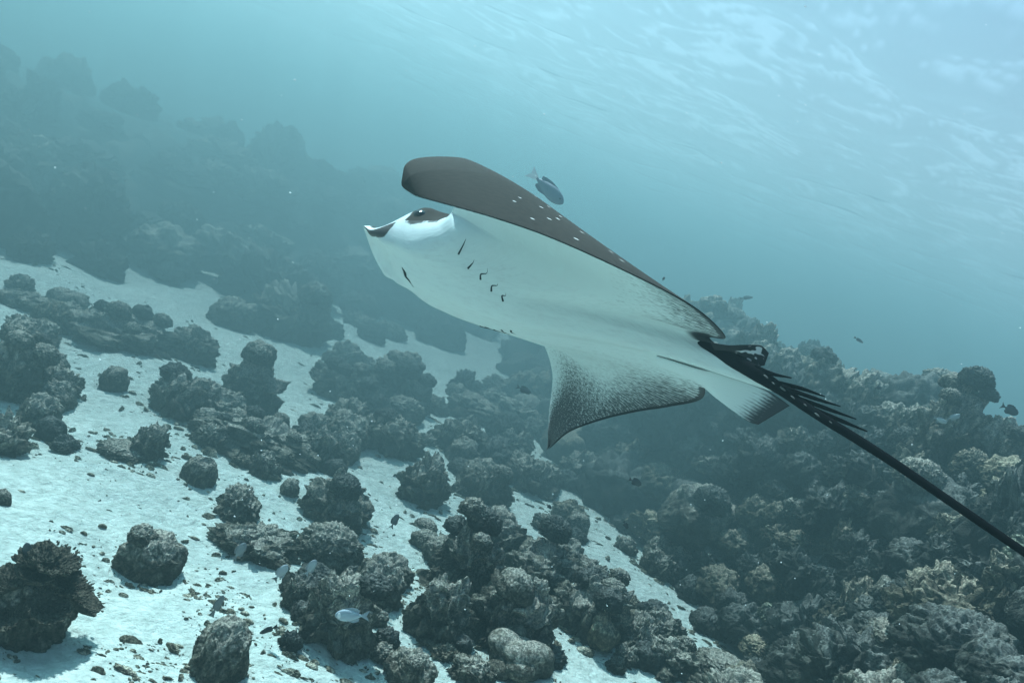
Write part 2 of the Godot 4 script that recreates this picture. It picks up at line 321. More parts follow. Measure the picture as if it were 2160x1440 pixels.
		["craggy", Vector3(4.86, 2.08, -8.55), Vector3(0.37, 0.48, 0.38), 5.1, 1, "knob", "coral heads crowding the right-hand reef", "large dark craggy rock high on the right reef, at right edge, right one"],
		["knobby", Vector3(1.97, 1.48, -10.54), Vector3(0.45, 0.48, 0.46), 5.2, 1, "knob", "coral heads crowding the right-hand reef", "large dark knobby coral high on the right reef, beside the sand tongue"],
		["cauliflower", Vector3(2.77, 2.10, -13.22), Vector3(0.29, 0.32, 0.25), 1.1, 1, "", "coral heads crowding the right-hand reef", "medium dark cauliflower coral high on the right reef, below pale pelvic fin"],
		["dome", Vector3(3.85, 2.12, -5.98), Vector3(0.16, 0.24, 0.15), 4.8, 1, "", "coral heads crowding the right-hand reef", "tiny dark domed coral half-way up the right reef, at right edge"],
		["craggy", Vector3(3.40, 1.66, -5.70), Vector3(0.20, 0.27, 0.20), 2.5, 4, "", "coral heads crowding the right-hand reef", "small brown craggy rock half-way up the right reef, at right edge"],
		["craggy", Vector3(2.37, 0.00, -7.76), Vector3(0.19, 0.28, 0.24), 5.4, 1, "", "coral heads crowding the right-hand reef", "small dark craggy rock low on the right reef, beside the sand tongue"],
		["knobby", Vector3(1.83, -0.00, -9.34), Vector3(0.58, 0.73, 0.59), 3.9, 1, "knob", "coral heads crowding the right-hand reef", "big dark knobby coral half-way up the right reef, beside the sand tongue"],
		["knobby", Vector3(3.04, 2.08, -11.91), Vector3(0.46, 0.60, 0.41), 1.4, 1, "knob", "coral heads crowding the right-hand reef", "large dark knobby coral high on the right reef, below pale pelvic fin"],
		["knobby", Vector3(3.39, 1.54, -6.72), Vector3(0.18, 0.23, 0.15), 3.7, 1, "", "coral heads crowding the right-hand reef", "tiny dark knobby coral half-way up the right reef, below the thin tail end"],
		["craggy", Vector3(3.63, 2.03, -5.71), Vector3(0.21, 0.24, 0.22), 2.6, 2, "", "coral heads crowding the right-hand reef", "small tan craggy rock half-way up the right reef, at right edge"],
		["pinnacle", Vector3(3.30, 1.93, -7.78), Vector3(0.22, 0.35, 0.22), 3.0, 1, "", "coral heads crowding the right-hand reef", "small dark upright block high on the right reef, below the thin tail end, left one"],
		["pinnacle", Vector3(3.84, 2.11, -7.53), Vector3(0.22, 0.40, 0.23), 1.0, 1, "", "coral heads crowding the right-hand reef", "small dark upright block high on the right reef, below the thin tail end, right one"],
		["craggy", Vector3(2.73, 2.10, -11.42), Vector3(0.28, 0.30, 0.30), 0.1, 4, "", "coral heads crowding the right-hand reef", "medium brown craggy rock high on the right reef, below pale pelvic fin, left one"],
		["craggy", Vector3(3.61, 2.10, -12.19), Vector3(0.33, 0.36, 0.29), 0.9, 4, "", "coral heads crowding the right-hand reef", "medium brown craggy rock high on the right reef, below pale pelvic fin, right one"],
		["craggy", Vector3(5.21, 2.11, -7.94), Vector3(0.23, 0.28, 0.18), 0.6, 1, "", "coral heads crowding the right-hand reef", "small dark craggy rock half-way up the right reef, at right edge, left one"],
		["craggy", Vector3(5.02, 2.11, -7.58), Vector3(0.26, 0.31, 0.28), 4.3, 1, "", "coral heads crowding the right-hand reef", "small dark craggy rock half-way up the right reef, at right edge, right one"],
		["dome", Vector3(1.21, 0.89, -12.46), Vector3(0.22, 0.24, 0.20), 2.2, 0, "", "coral heads crowding the right-hand reef", "small grey domed coral high on the right reef, beside the sand tongue, left one"],
		["dome", Vector3(1.92, 2.09, -12.03), Vector3(0.20, 0.33, 0.20), 5.9, 0, "", "coral heads crowding the right-hand reef", "small grey domed coral high on the right reef, beside the sand tongue, right one"],
		["craggy", Vector3(3.36, 1.83, -7.43), Vector3(0.26, 0.31, 0.24), 3.8, 1, "", "coral heads crowding the right-hand reef", "small dark craggy rock high on the right reef, below the thin tail end, leftmost"],
		["craggy", Vector3(4.23, 2.11, -9.64), Vector3(0.22, 0.23, 0.23), 4.0, 1, "", "coral heads crowding the right-hand reef", "small dark craggy rock high on the right reef, below the thin tail end, second"],
		["craggy", Vector3(4.12, 2.11, -9.36), Vector3(0.26, 0.30, 0.22), 3.2, 1, "", "coral heads crowding the right-hand reef", "small dark craggy rock high on the right reef, below the thin tail end, third"],
		["craggy", Vector3(3.85, 2.11, -7.99), Vector3(0.24, 0.23, 0.22), 2.6, 1, "", "coral heads crowding the right-hand reef", "small dark craggy rock high on the right reef, below the thin tail end, fourth"],
		["craggy", Vector3(5.00, 2.11, -9.98), Vector3(0.23, 0.22, 0.23), 5.5, 1, "", "coral heads crowding the right-hand reef", "small dark craggy rock high on the right reef, below the thin tail end, rightmost"],
		["knobby", Vector3(3.28, 2.10, -9.52), Vector3(0.34, 0.40, 0.27), 6.0, 4, "", "coral heads crowding the right-hand reef", "medium brown knobby coral high on the right reef, below the spines"],
		["pinnacle", Vector3(3.24, 1.82, -4.99), Vector3(0.37, 0.66, 0.31), 4.7, 1, "", "coral heads crowding the right-hand reef", "medium dark upright block half-way up the right reef, at right edge"],
		["pinnacle", Vector3(2.91, 1.67, -4.25), Vector3(0.16, 0.29, 0.19), 5.1, 4, "", "coral heads crowding the right-hand reef", "tiny brown upright block low on the right reef, at right edge"],
		["lobed", Vector3(1.20, -0.05, -10.57), Vector3(0.49, 0.57, 0.44), 3.9, 4, "knob", "coral heads crowding the right-hand reef", "large brown lobed coral high on the right reef, beside the sand tongue"],
		["knobby", Vector3(1.27, 0.30, -11.13), Vector3(0.53, 0.73, 0.46), 2.2, 4, "knob", "coral heads crowding the right-hand reef", "big brown knobby coral high on the right reef, beside the sand tongue"],
		["ledge", Vector3(3.08, 1.33, -5.20), Vector3(0.20, 0.13, 0.23), 0.5, 1, "", "coral heads crowding the right-hand reef", "small dark flat shelf low on the right reef, below the thin tail end"],
		["craggy", Vector3(2.88, 1.78, -8.72), Vector3(0.40, 0.60, 0.39), 5.7, 1, "knob", "coral heads crowding the right-hand reef", "large dark craggy rock high on the right reef, below the spines"],
		["craggy", Vector3(2.16, 0.09, -8.57), Vector3(0.32, 0.30, 0.31), 0.6, 2, "", "coral heads crowding the right-hand reef", "medium tan craggy rock half-way up the right reef, beside the sand tongue"],
		["dome", Vector3(2.70, 0.16, -7.05), Vector3(0.20, 0.20, 0.15), 6.0, 1, "", "coral heads crowding the right-hand reef", "tiny dark domed coral low on the right reef, below pale pelvic fin"],
		["dome", Vector3(5.27, 2.11, -8.42), Vector3(0.22, 0.22, 0.26), 2.3, 0, "", "coral heads crowding the right-hand reef", "small grey domed coral high on the right reef, at right edge"],
		["cauliflower", Vector3(2.64, 1.01, -8.43), Vector3(0.26, 0.32, 0.22), 1.0, 1, "", "coral heads crowding the right-hand reef", "small dark cauliflower coral high on the right reef, below pale pelvic fin, left one"],
		["cauliflower", Vector3(2.77, 2.02, -9.33), Vector3(0.25, 0.33, 0.23), 2.8, 1, "", "coral heads crowding the right-hand reef", "small dark cauliflower coral high on the right reef, below pale pelvic fin, right one"],
		["craggy", Vector3(3.96, 2.11, -11.96), Vector3(0.23, 0.27, 0.24), 2.1, 4, "", "coral heads crowding the right-hand reef", "small brown craggy rock high on the right reef, below the spines, leftmost"],
		["craggy", Vector3(3.56, 2.11, -10.68), Vector3(0.21, 0.26, 0.21), 2.7, 4, "", "coral heads crowding the right-hand reef", "small brown craggy rock high on the right reef, below the spines, second"],
		["craggy", Vector3(4.42, 2.11, -12.08), Vector3(0.23, 0.28, 0.22), 0.6, 4, "", "coral heads crowding the right-hand reef", "small brown craggy rock high on the right reef, below the spines, rightmost"],
		["knobby", Vector3(3.27, 1.36, -5.71), Vector3(0.29, 0.24, 0.28), 4.4, 1, "", "coral heads crowding the right-hand reef", "small dark knobby coral low on the right reef, below the thin tail end"],
		["ledge", Vector3(3.06, 1.66, -4.75), Vector3(0.18, 0.16, 0.17), 3.8, 1, "", "coral heads crowding the right-hand reef", "tiny dark flat shelf low on the right reef, at right edge"],
		["ledge", Vector3(2.93, 0.81, -7.39), Vector3(0.25, 0.16, 0.18), 1.3, 4, "", "coral heads crowding the right-hand reef", "small brown flat shelf half-way up the right reef, below the spines"],
		["craggy", Vector3(3.26, 1.11, -6.52), Vector3(0.23, 0.26, 0.23), 0.1, 1, "", "coral heads crowding the right-hand reef", "small dark craggy rock low on the right reef, below the thin tail end, leftmost"],
		["craggy", Vector3(3.28, 0.96, -6.25), Vector3(0.26, 0.35, 0.23), 2.8, 1, "", "coral heads crowding the right-hand reef", "small dark craggy rock low on the right reef, below the thin tail end, second"],
		["craggy", Vector3(3.29, 1.19, -5.97), Vector3(0.25, 0.25, 0.23), 5.8, 1, "", "coral heads crowding the right-hand reef", "small dark craggy rock low on the right reef, below the thin tail end, rightmost"],
		["dome", Vector3(1.72, 0.87, -10.51), Vector3(0.24, 0.23, 0.21), 3.9, 1, "", "coral heads crowding the right-hand reef", "small dark domed coral high on the right reef, beside the sand tongue"],
		["craggy", Vector3(2.87, 1.34, -4.59), Vector3(0.35, 0.41, 0.31), 4.6, 4, "", "coral heads crowding the right-hand reef", "medium brown craggy rock low on the right reef, at right edge"],
		["knobby", Vector3(3.09, 0.93, -5.69), Vector3(0.19, 0.18, 0.18), 4.7, 1, "", "coral heads crowding the right-hand reef", "tiny dark knobby coral low on the right reef, below the thin tail end"],
		["knobby", Vector3(2.99, 2.11, -10.60), Vector3(0.27, 0.26, 0.24), 5.0, 4, "", "coral heads crowding the right-hand reef", "small brown knobby coral high on the right reef, below pale pelvic fin"],
		["lobed", Vector3(0.93, 0.11, -12.07), Vector3(0.32, 0.38, 0.32), 1.8, 1, "", "coral heads crowding the right-hand reef", "medium dark lobed coral high on the right reef, beside the sand tongue"],
		["pinnacle", Vector3(3.13, 0.73, -6.43), Vector3(0.21, 0.33, 0.20), 3.3, 1, "", "coral heads crowding the right-hand reef", "small dark upright block low on the right reef, below the spines"],
		["dome", Vector3(0.66, -0.07, -12.48), Vector3(0.38, 0.45, 0.47), 0.1, 0, "knob", "coral heads crowding the right-hand reef", "large grey domed coral high on the right reef, beside the sand tongue"],
		["craggy", Vector3(4.02, 2.11, -7.07), Vector3(0.19, 0.26, 0.20), 4.1, 1, "", "coral heads crowding the right-hand reef", "small dark craggy rock high on the right reef, at right edge, leftmost"],
		["craggy", Vector3(4.51, 2.11, -7.82), Vector3(0.27, 0.34, 0.28), 5.0, 1, "", "coral heads crowding the right-hand reef", "small dark craggy rock high on the right reef, at right edge, second"],
		["craggy", Vector3(4.78, 2.11, -8.14), Vector3(0.24, 0.30, 0.19), 4.4, 1, "", "coral heads crowding the right-hand reef", "small dark craggy rock high on the right reef, at right edge, third"],
		["craggy", Vector3(5.19, 2.11, -8.83), Vector3(0.22, 0.23, 0.24), 3.2, 1, "", "coral heads crowding the right-hand reef", "small dark craggy rock high on the right reef, at right edge, rightmost"],
		["knobby", Vector3(5.52, 2.11, -8.71), Vector3(0.21, 0.22, 0.21), 1.0, 1, "", "coral heads crowding the right-hand reef", "small dark knobby coral high on the right reef, at right edge"],
		["craggy", Vector3(2.59, 1.43, -3.44), Vector3(0.17, 0.17, 0.14), 0.1, 1, "", "coral heads crowding the right-hand reef", "tiny dark craggy rock at the bottom edge, at right edge"],
		["craggy", Vector3(2.43, 1.80, -9.82), Vector3(0.33, 0.47, 0.38), 1.1, 0, "", "coral heads crowding the right-hand reef", "medium grey craggy rock high on the right reef, below pale pelvic fin"],
		["craggy", Vector3(1.10, 0.53, -12.29), Vector3(0.29, 0.50, 0.32), 4.0, 4, "", "coral heads crowding the right-hand reef", "medium brown craggy rock high on the right reef, beside the sand tongue, left one"],
		["craggy", Vector3(1.87, 0.44, -9.76), Vector3(0.33, 0.36, 0.29), 1.4, 4, "", "coral heads crowding the right-hand reef", "medium brown craggy rock high on the right reef, beside the sand tongue, right one"],
		["craggy", Vector3(3.14, 1.96, -8.27), Vector3(0.31, 0.29, 0.25), 2.5, 1, "", "coral heads crowding the right-hand reef", "medium dark craggy rock high on the right reef, below the spines, left one"],
		["craggy", Vector3(3.56, 2.10, -8.91), Vector3(0.33, 0.41, 0.30), 1.7, 1, "", "coral heads crowding the right-hand reef", "medium dark craggy rock high on the right reef, below the spines, right one"],
		["cauliflower", Vector3(3.97, 2.11, -9.89), Vector3(0.21, 0.27, 0.25), 4.1, 1, "", "coral heads crowding the right-hand reef", "small dark cauliflower coral high on the right reef, below the spines"],
		["dome", Vector3(2.78, 0.27, -5.64), Vector3(0.20, 0.17, 0.15), 2.9, 1, "", "coral heads crowding the right-hand reef", "tiny dark domed coral at the bottom edge, below the spines"],
		["knobby", Vector3(4.14, 2.11, -10.36), Vector3(0.22, 0.32, 0.21), 0.1, 4, "", "coral heads crowding the right-hand reef", "small brown knobby coral high on the right reef, below the spines"],
		["dome", Vector3(1.48, 0.96, -11.39), Vector3(0.37, 0.47, 0.33), 3.1, 1, "", "coral heads crowding the right-hand reef", "medium dark domed coral high on the right reef, beside the sand tongue, left one"],
		["dome", Vector3(1.59, 0.91, -10.85), Vector3(0.29, 0.34, 0.30), 0.4, 1, "", "coral heads crowding the right-hand reef", "medium dark domed coral high on the right reef, beside the sand tongue, right one"],
		["craggy", Vector3(2.65, 0.75, -4.61), Vector3(0.44, 0.44, 0.45), 1.1, 1, "knob", "coral heads crowding the right-hand reef", "large dark craggy rock at the bottom edge, below the thin tail end"],
		["craggy", Vector3(3.91, 2.06, -11.43), Vector3(0.54, 0.48, 0.45), 5.3, 1, "knob", "coral heads crowding the right-hand reef", "big dark craggy rock high on the right reef, below the spines"],
		["cauliflower", Vector3(3.06, 1.14, -5.38), Vector3(0.16, 0.24, 0.19), 4.9, 1, "", "coral heads crowding the right-hand reef", "tiny dark cauliflower coral low on the right reef, below the thin tail end"],
		["craggy", Vector3(1.63, 2.01, -13.04), Vector3(0.39, 0.41, 0.42), 1.0, 1, "knob", "coral heads crowding the right-hand reef", "large dark craggy rock high on the right reef, beside the sand tongue"],
		["cauliflower", Vector3(2.78, 0.08, -6.47), Vector3(0.14, 0.17, 0.16), 0.5, 2, "", "coral heads crowding the right-hand reef", "tiny tan cauliflower coral at the bottom edge, below pale pelvic fin"],
		["craggy", Vector3(3.00, 0.32, -6.28), Vector3(0.35, 0.54, 0.42), 2.9, 1, "knob", "coral heads crowding the right-hand reef", "large dark craggy rock at the bottom edge, below the spines"],
		["pinnacle", Vector3(3.08, 0.68, -5.94), Vector3(0.29, 0.49, 0.24), 4.3, 4, "", "coral heads crowding the right-hand reef", "small brown upright block low on the right reef, below the spines"],
		["dome", Vector3(2.33, 2.10, -10.68), Vector3(0.27, 0.28, 0.27), 2.6, 4, "", "coral heads crowding the right-hand reef", "medium brown domed coral high on the right reef, below pale pelvic fin"],
		["knobby", Vector3(2.93, 0.95, -7.60), Vector3(0.17, 0.20, 0.16), 6.0, 4, "", "coral heads crowding the right-hand reef", "tiny brown knobby coral half-way up the right reef, below the spines"],
		["ledge", Vector3(1.70, 0.58, -10.31), Vector3(0.33, 0.25, 0.27), 0.7, 1, "", "coral heads crowding the right-hand reef", "medium dark flat shelf high on the right reef, beside the sand tongue, left one"],
		["ledge", Vector3(1.85, 2.10, -12.64), Vector3(0.25, 0.18, 0.27), 1.6, 1, "", "coral heads crowding the right-hand reef", "medium dark flat shelf high on the right reef, beside the sand tongue, right one"],
		["craggy", Vector3(4.16, 2.11, -12.96), Vector3(0.23, 0.21, 0.24), 1.8, 1, "", "coral heads crowding the right-hand reef", "small dark craggy rock high on the right reef, below the spines, leftmost"],
		["craggy", Vector3(3.43, 2.11, -10.37), Vector3(0.26, 0.25, 0.21), 6.1, 1, "", "coral heads crowding the right-hand reef", "small dark craggy rock high on the right reef, below the spines, second"],
		["craggy", Vector3(3.65, 2.11, -11.02), Vector3(0.20, 0.30, 0.25), 0.9, 1, "", "coral heads crowding the right-hand reef", "small dark craggy rock high on the right reef, below the spines, third"],
		["craggy", Vector3(3.41, 2.11, -9.20), Vector3(0.25, 0.30, 0.24), 3.5, 1, "", "coral heads crowding the right-hand reef", "small dark craggy rock high on the right reef, below the spines, fourth"],
		["craggy", Vector3(3.78, 2.11, -10.17), Vector3(0.22, 0.22, 0.21), 5.8, 1, "", "coral heads crowding the right-hand reef", "small dark craggy rock high on the right reef, below the spines, rightmost"],
		["craggy", Vector3(2.51, -0.05, -5.66), Vector3(0.34, 0.34, 0.32), 4.6, 4, "", "coral heads crowding the right-hand reef", "medium brown craggy rock at the bottom edge, below pale pelvic fin"],
		["knobby", Vector3(3.92, 2.11, -6.33), Vector3(0.23, 0.28, 0.19), 1.8, 2, "", "coral heads crowding the right-hand reef", "small tan knobby coral half-way up the right reef, at right edge"],
		["knobby", Vector3(3.02, 0.89, -7.13), Vector3(0.17, 0.16, 0.17), 5.0, 4, "", "coral heads crowding the right-hand reef", "tiny brown knobby coral low on the right reef, below the spines"],
		["cauliflower", Vector3(4.21, 2.12, -6.48), Vector3(0.16, 0.21, 0.18), 0.3, 0, "", "coral heads crowding the right-hand reef", "tiny grey cauliflower coral half-way up the right reef, at right edge"],
		["pinnacle", Vector3(4.31, 2.10, -12.59), Vector3(0.32, 0.62, 0.26), 0.9, 1, "", "coral heads crowding the right-hand reef", "medium dark upright block high on the right reef, below the spines"],
		["knobby", Vector3(2.52, -0.03, -6.99), Vector3(0.24, 0.20, 0.19), 1.2, 1, "", "coral heads crowding the right-hand reef", "small dark knobby coral low on the right reef, below pale pelvic fin"],
		["cauliflower", Vector3(2.71, 1.31, -4.05), Vector3(0.37, 0.35, 0.32), 5.8, 1, "", "coral heads crowding the right-hand reef", "medium dark cauliflower coral at the bottom edge, at right edge"],
		["craggy", Vector3(4.78, 2.08, -10.59), Vector3(0.45, 0.57, 0.47), 3.1, 1, "knob", "coral heads crowding the right-hand reef", "large dark craggy rock high on the right reef, below the thin tail end"],
		["craggy", Vector3(3.51, 1.77, -6.66), Vector3(0.16, 0.16, 0.17), 2.4, 1, "", "coral heads crowding the right-hand reef", "tiny dark craggy rock half-way up the right reef, below the thin tail end"],
		["dome", Vector3(4.58, 2.10, -9.20), Vector3(0.26, 0.39, 0.26), 0.9, 0, "", "coral heads crowding the right-hand reef", "medium grey domed coral high on the right reef, below the thin tail end"],
		["craggy", Vector3(1.67, 1.54, -11.59), Vector3(0.29, 0.33, 0.27), 4.5, 1, "", "coral heads crowding the right-hand reef", "medium dark craggy rock high on the right reef, beside the sand tongue, leftmost"],
		["craggy", Vector3(1.91, 0.91, -10.13), Vector3(0.25, 0.40, 0.26), 2.5, 1, "", "coral heads crowding the right-hand reef", "medium dark craggy rock high on the right reef, beside the sand tongue, second"],
		["craggy", Vector3(2.26, 2.10, -12.00), Vector3(0.29, 0.28, 0.31), 5.9, 1, "", "coral heads crowding the right-hand reef", "medium dark craggy rock high on the right reef, beside the sand tongue, third"],
		["craggy", Vector3(2.34, 0.84, -9.04), Vector3(0.30, 0.41, 0.27), 5.7, 1, "", "coral heads crowding the right-hand reef", "medium dark craggy rock high on the right reef, beside the sand tongue, rightmost"],
		["pinnacle", Vector3(2.79, 0.14, -5.90), Vector3(0.17, 0.35, 0.17), 0.7, 1, "", "coral heads crowding the right-hand reef", "tiny dark upright block at the bottom edge, below the spines, left one"],
		["pinnacle", Vector3(2.63, 0.17, -5.38), Vector3(0.15, 0.37, 0.19), 3.6, 1, "", "coral heads crowding the right-hand reef", "tiny dark upright block at the bottom edge, below the spines, right one"],
		["pinnacle", Vector3(3.41, 1.86, -5.45), Vector3(0.17, 0.30, 0.16), 0.8, 2, "", "coral heads crowding the right-hand reef", "tiny tan upright block half-way up the right reef, at right edge"],
		["craggy", Vector3(3.00, 1.57, -8.07), Vector3(0.21, 0.26, 0.25), 2.2, 0, "", "coral heads crowding the right-hand reef", "small grey craggy rock high on the right reef, below the spines"],
		["dome", Vector3(3.50, 1.47, -6.23), Vector3(0.49, 0.59, 0.41), 1.8, 1, "knob", "coral heads crowding the right-hand reef", "large dark domed coral half-way up the right reef, below the thin tail end"],
		["ledge", Vector3(3.31, 2.11, -10.10), Vector3(0.23, 0.19, 0.21), 4.6, 2, "", "coral heads crowding the right-hand reef", "small tan flat shelf high on the right reef, below the spines"],
		["cauliflower", Vector3(2.34, -0.07, -5.15), Vector3(0.44, 0.50, 0.49), 4.1, 0, "knob", "coral heads crowding the right-hand reef", "large grey cauliflower coral at the bottom edge, below pale pelvic fin"],
		["knobby", Vector3(4.08, 2.11, -12.23), Vector3(0.21, 0.21, 0.25), 0.9, 1, "", "coral heads crowding the right-hand reef", "small dark knobby coral high on the right reef, below the spines, leftmost"],
		["knobby", Vector3(3.04, 1.37, -7.76), Vector3(0.25, 0.31, 0.23), 1.6, 1, "", "coral heads crowding the right-hand reef", "small dark knobby coral high on the right reef, below the spines, second"],
		["knobby", Vector3(4.38, 2.11, -11.31), Vector3(0.25, 0.24, 0.20), 5.1, 1, "", "coral heads crowding the right-hand reef", "small dark knobby coral high on the right reef, below the spines, rightmost"],
		["knobby", Vector3(1.69, 1.33, -11.08), Vector3(0.30, 0.27, 0.26), 4.5, 1, "", "coral heads crowding the right-hand reef", "medium dark knobby coral high on the right reef, beside the sand tongue"],
		["knobby", Vector3(2.50, 0.77, -4.04), Vector3(0.34, 0.52, 0.34), 2.7, 0, "knob", "coral heads crowding the right-hand reef", "large grey knobby coral at the bottom edge, below the thin tail end"],
		["ledge", Vector3(4.06, 2.11, -7.79), Vector3(0.19, 0.18, 0.22), 4.8, 0, "", "coral heads crowding the right-hand reef", "small grey flat shelf high on the right reef, below the thin tail end"],
		["craggy", Vector3(1.17, 0.45, -11.81), Vector3(0.25, 0.27, 0.21), 2.1, 0, "", "coral heads crowding the right-hand reef", "small grey craggy rock high on the right reef, beside the sand tongue, left one"],
		["craggy", Vector3(2.21, 1.56, -10.04), Vector3(0.27, 0.31, 0.25), 1.1, 0, "", "coral heads crowding the right-hand reef", "small grey craggy rock high on the right reef, beside the sand tongue, right one"],
		["pinnacle", Vector3(2.84, 0.50, -5.47), Vector3(0.17, 0.27, 0.15), 1.0, 4, "", "coral heads crowding the right-hand reef", "tiny brown upright block at the bottom edge, below the spines"],
		["knobby", Vector3(2.74, 2.10, -10.92), Vector3(0.29, 0.34, 0.30), 2.7, 0, "", "coral heads crowding the right-hand reef", "medium grey knobby coral high on the right reef, below pale pelvic fin"],
		["cauliflower", Vector3(2.23, 0.03, -8.22), Vector3(0.24, 0.25, 0.20), 4.6, 0, "", "coral heads crowding the right-hand reef", "small grey cauliflower coral low on the right reef, beside the sand tongue"],
		["pinnacle", Vector3(2.90, 2.10, -10.23), Vector3(0.28, 0.59, 0.31), 1.9, 0, "", "coral heads crowding the right-hand reef", "medium grey upright block high on the right reef, below pale pelvic fin"],
		["dome", Vector3(2.85, 1.75, -3.89), Vector3(0.16, 0.23, 0.15), 1.0, 1, "", "coral heads crowding the right-hand reef", "tiny dark domed coral low on the right reef, at right edge, left one"],
		["dome", Vector3(2.98, 1.86, -4.16), Vector3(0.17, 0.20, 0.18), 2.9, 1, "", "coral heads crowding the right-hand reef", "tiny dark domed coral low on the right reef, at right edge, right one"],
		["cauliflower", Vector3(1.29, 0.61, -11.56), Vector3(0.21, 0.24, 0.21), 2.0, 1, "", "coral heads crowding the right-hand reef", "small dark cauliflower coral high on the right reef, beside the sand tongue, leftmost"],
		["cauliflower", Vector3(1.56, 1.48, -11.93), Vector3(0.27, 0.24, 0.22), 2.3, 1, "", "coral heads crowding the right-hand reef", "small dark cauliflower coral high on the right reef, beside the sand tongue, second"],
		["cauliflower", Vector3(2.53, 2.11, -12.92), Vector3(0.25, 0.31, 0.23), 3.8, 1, "", "coral heads crowding the right-hand reef", "small dark cauliflower coral high on the right reef, beside the sand tongue, rightmost"],
		["knobby", Vector3(4.50, 2.11, -11.04), Vector3(0.21, 0.21, 0.24), 0.3, 0, "", "coral heads crowding the right-hand reef", "small grey knobby coral high on the right reef, below the thin tail end, left one"],
		["knobby", Vector3(3.61, 2.11, -7.80), Vector3(0.24, 0.30, 0.21), 0.5, 0, "", "coral heads crowding the right-hand reef", "small grey knobby coral high on the right reef, below the thin tail end, right one"],
		["cauliflower", Vector3(3.76, 2.08, -6.54), Vector3(0.16, 0.24, 0.16), 2.2, 4, "", "coral heads crowding the right-hand reef", "tiny brown cauliflower coral high on the right reef, at right edge"],
		["cauliflower", Vector3(2.88, 1.16, -4.83), Vector3(0.17, 0.21, 0.17), 3.9, 1, "", "coral heads crowding the right-hand reef", "tiny dark cauliflower coral at the bottom edge, below the thin tail end"],
		["craggy", Vector3(0.98, -0.04, -11.02), Vector3(0.21, 0.22, 0.25), 0.4, 1, "", "coral heads crowding the right-hand reef", "small dark craggy rock high on the right reef, beside the sand tongue, leftmost"],
		["craggy", Vector3(1.50, 0.07, -10.10), Vector3(0.24, 0.28, 0.20), 0.3, 1, "", "coral heads crowding the right-hand reef", "small dark craggy rock high on the right reef, beside the sand tongue, second"],
		["craggy", Vector3(1.77, 1.14, -10.64), Vector3(0.22, 0.33, 0.22), 1.6, 1, "", "coral heads crowding the right-hand reef", "small dark craggy rock high on the right reef, beside the sand tongue, third"],
		["craggy", Vector3(1.74, 1.86, -11.97), Vector3(0.21, 0.32, 0.21), 1.3, 1, "", "coral heads crowding the right-hand reef", "small dark craggy rock high on the right reef, beside the sand tongue, fourth"],
		["craggy", Vector3(1.86, 1.96, -11.70), Vector3(0.23, 0.23, 0.21), 1.9, 1, "", "coral heads crowding the right-hand reef", "small dark craggy rock high on the right reef, beside the sand tongue, fifth"],
		["craggy", Vector3(2.24, 2.11, -12.60), Vector3(0.20, 0.29, 0.22), 0.6, 1, "", "coral heads crowding the right-hand reef", "small dark craggy rock high on the right reef, beside the sand tongue, rightmost"],
		["knobby", Vector3(0.86, 0.31, -12.90), Vector3(0.32, 0.46, 0.39), 5.1, 2, "", "coral heads crowding the right-hand reef", "medium tan knobby coral high on the right reef, beside the sand tongue"],
		["craggy", Vector3(3.66, 1.88, -6.32), Vector3(0.18, 0.24, 0.15), 4.2, 1, "", "coral heads crowding the right-hand reef", "tiny dark craggy rock half-way up the right reef, at right edge, leftmost"],
		["craggy", Vector3(3.63, 1.88, -6.05), Vector3(0.18, 0.16, 0.16), 5.0, 1, "", "coral heads crowding the right-hand reef", "tiny dark craggy rock half-way up the right reef, at right edge, second"],
		["craggy", Vector3(4.74, 2.12, -7.65), Vector3(0.16, 0.25, 0.15), 5.4, 1, "", "coral heads crowding the right-hand reef", "tiny dark craggy rock half-way up the right reef, at right edge, third"],
		["craggy", Vector3(4.35, 2.12, -6.95), Vector3(0.15, 0.25, 0.15), 1.4, 1, "", "coral heads crowding the right-hand reef", "tiny dark craggy rock half-way up the right reef, at right edge, rightmost"],
		["knobby", Vector3(2.18, 0.44, -9.03), Vector3(0.32, 0.36, 0.32), 5.2, 4, "", "coral heads crowding the right-hand reef", "medium brown knobby coral half-way up the right reef, beside the sand tongue"],
		["knobby", Vector3(3.29, 2.11, -12.27), Vector3(0.21, 0.33, 0.25), 3.9, 1, "", "coral heads crowding the right-hand reef", "small dark knobby coral high on the right reef, below pale pelvic fin"],
		["ledge", Vector3(3.12, 1.33, -7.45), Vector3(0.15, 0.16, 0.14), 5.9, 1, "", "coral heads crowding the right-hand reef", "tiny dark flat shelf half-way up the right reef, below the spines"],
		["craggy", Vector3(3.07, 1.89, -4.38), Vector3(0.20, 0.21, 0.21), 1.5, 3, "", "coral heads crowding the right-hand reef", "small greenish craggy rock low on the right reef, at right edge"],
		["knobby", Vector3(3.78, 2.11, -9.31), Vector3(0.22, 0.24, 0.23), 5.9, 0, "", "coral heads crowding the right-hand reef", "small grey knobby coral high on the right reef, below the spines"],
		["cauliflower", Vector3(1.04, 0.17, -11.71), Vector3(0.27, 0.31, 0.22), 0.5, 4, "", "coral heads crowding the right-hand reef", "small brown cauliflower coral high on the right reef, beside the sand tongue"],
		["knobby", Vector3(2.14, 2.11, -12.33), Vector3(0.24, 0.32, 0.21), 3.6, 0, "", "coral heads crowding the right-hand reef", "small grey knobby coral high on the right reef, beside the sand tongue"],
		["knobby", Vector3(2.80, 0.80, -7.78), Vector3(0.20, 0.31, 0.20), 4.6, 4, "", "coral heads crowding the right-hand reef", "small brown knobby coral half-way up the right reef, below pale pelvic fin"],
		["craggy", Vector3(2.94, 0.39, -5.92), Vector3(0.16, 0.23, 0.16), 4.6, 1, "", "coral heads crowding the right-hand reef", "tiny dark craggy rock at the bottom edge, below the spines, left one"],
